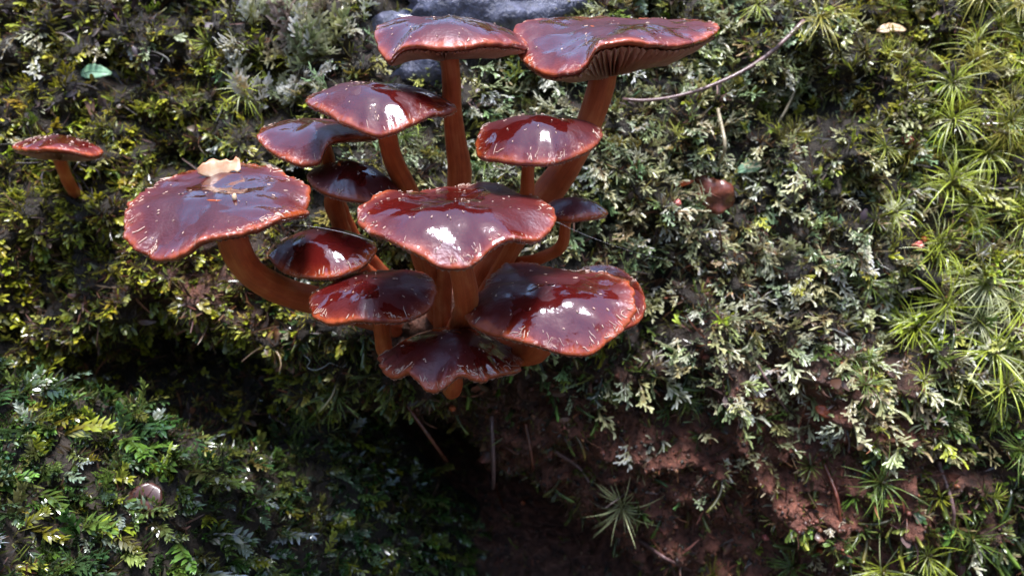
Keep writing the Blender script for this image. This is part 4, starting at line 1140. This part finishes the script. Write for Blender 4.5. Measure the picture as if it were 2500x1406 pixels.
# pink and orange buds
for px_, py_, s, mat, lab in [(2232, 612, .15, M_PINK, 'pink round bud beside a star-shaped moss tuft'), (2246, 582, .10, M_ORANGE, 'red-orange bud scale just above the pink round bud'), (1096, 983, .11, M_ORANGE, 'tiny orange fleck below the tattered cap'),
        (1872, 1312, .11, M_PINK, 'tiny pink bead in the bare earth'), (2008, 1338, .10, M_ORANGE, 'tiny orange bead in the bare earth'), (1638, 505, .11, M_PINK, 'mauve-pink bud left of the wet curled leaf'), (2222, 348, .16, M_BROWNLEAF, 'dark red scrap in the hollow among yellow-green moss'), (1275, 1238, .08, M_ORANGE, 'tiny orange fleck on the brown earth edge')]:
    p = bank_hit(px_, py_, .25)
    o = link('bud', blob_mesh('bud', s, s*.8, s*.85, mat, px_, .5, 3, 1.6), None, p); tag(o, lab, 'bud')

# spider silk and the curly fibre
def silk(pts, w, label, cat='thread', n=40):
    K = np.array([pix(*q) for q in pts]); path = catmull(K, n)
    v, f = tube(path-path[0], np.full(n, w), 5); return tag(link('silk_thread', meshdata('silk_thread', v, f, M_SILK), None, path[0]), label, cat)
silk([(640, 552, 16.6), (740, 551, 17.0), (840, 568, 16.8), (912, 590, 16.4)], .0022, 'fine spider thread strung from the broad ragged cap to the three-lobed cap')
silk([(1345, 535, 16.4), (1420, 570, 17.6), (1500, 600, 18.9), (1650, 640, 23.0)], .0022, 'fine spider thread running from the three-lobed cap to the bank')
hb = bank_hit(800, 885, .8)
silk([(742, 866, hb[1]), (756, 880, hb[1]-.1), (750, 896, hb[1]), (770, 903, hb[1]-.1), (790, 896, hb[1]), (806, 886, hb[1]-.1), (822, 892, hb[1]), (836, 896, hb[1]-.1), (850, 882, hb[1]+.25)], .009, 'curly white fibre caught on the moss beside the tattered cap', 'fibre', 70)

# ------------------------------------------------------------------ water drops
import bmesh
bm = bmesh.new(); bmesh.ops.create_icosphere(bm, subdivisions=3, radius=1)
v = np.array([q.co[:] for q in bm.verts]); f = np.array([[q.index for q in t.verts] for t in bm.faces], np.int32); bm.free()
DROP = meshdata('water_drop', v*np.array([1, 1, .92]), f, M_WATER)
def drop(p, s, label, group):
    o = bpy.data.objects.new('water_drop', DROP); COL.objects.link(o); o.location = (p[0]*U, p[1]*U, p[2]*U+Z0); o.scale = (s, s, s)
    tag(o, label, 'water drop', group)
vis = [d for d in DR if -20 < d[1] < 1300 and 700 < d[2] < 1420]
for d in vis[:90]:
    drop(d[0]+np.array([0, -.03, .01]), sr.uniform(.03, .06), 'clear water drop on the tip of a feathery frond', 'drops on the feathery mound')
for px_, py_ in [(438, 852), (615, 982), (634, 1010), (562, 1030), (490, 868)]:
    drop(bank_hit(px_, py_, .35), .075, 'clear water drop hanging in the dark hollow above the mound', 'drops in the hollow')
for px_, py_ in [(2100, 180), (2210, 190), (2190, 260), (2150, 180), (1840, 190), (2010, 450), (2230, 390), (2120, 235), (2015, 480), (2330, 205), (1850, 40), (2090, 430)]:
    drop(bank_hit(px_, py_, .45), .06, 'clear water drop on moss near the purplish twig', 'drops on the bank moss')

# ------------------------------------------------------------------ the wood all round, open overhead
r_ = np.random.default_rng(12)
N = 7500
az = r_.uniform(0, 2*np.pi, N); el = np.degrees(np.arcsin(np.clip(r_.beta(1.2, 2.4, N), 0, .98)))
rad = r_.uniform(350, 750, N)
behind = np.cos(az)               # +1 behind the bank
lim = 44+8*np.sin(az*3+1)-16*(behind > 0.3)
keep = el < lim+r_.normal(0, 5, N)
az, el, rad = az[keep], np.radians(el[keep]), rad[keep]
P = np.stack([np.sin(az)*np.cos(el)*rad, np.cos(az)*np.cos(el)*rad, np.sin(el)*rad-25], -1)
a = unit(r_.normal(size=P.shape)); b = unit(np.cross(a, r_.normal(size=P.shape)))
s = r_.uniform(12, 30, len(P))[:, None]
V = np.stack([P-a*s, P-b*s*.55, P+a*s, P+b*s*.55], 1).reshape(-1, 3)
F = np.arange(len(V), dtype=np.int32).reshape(-1, 4)
o = link('surrounding_woodland', meshdata('surrounding_woodland', V, F, M_WOOD, smooth=False))
tag(o, 'dark leafy woodland standing round the bank', 'woodland', kind='stuff')
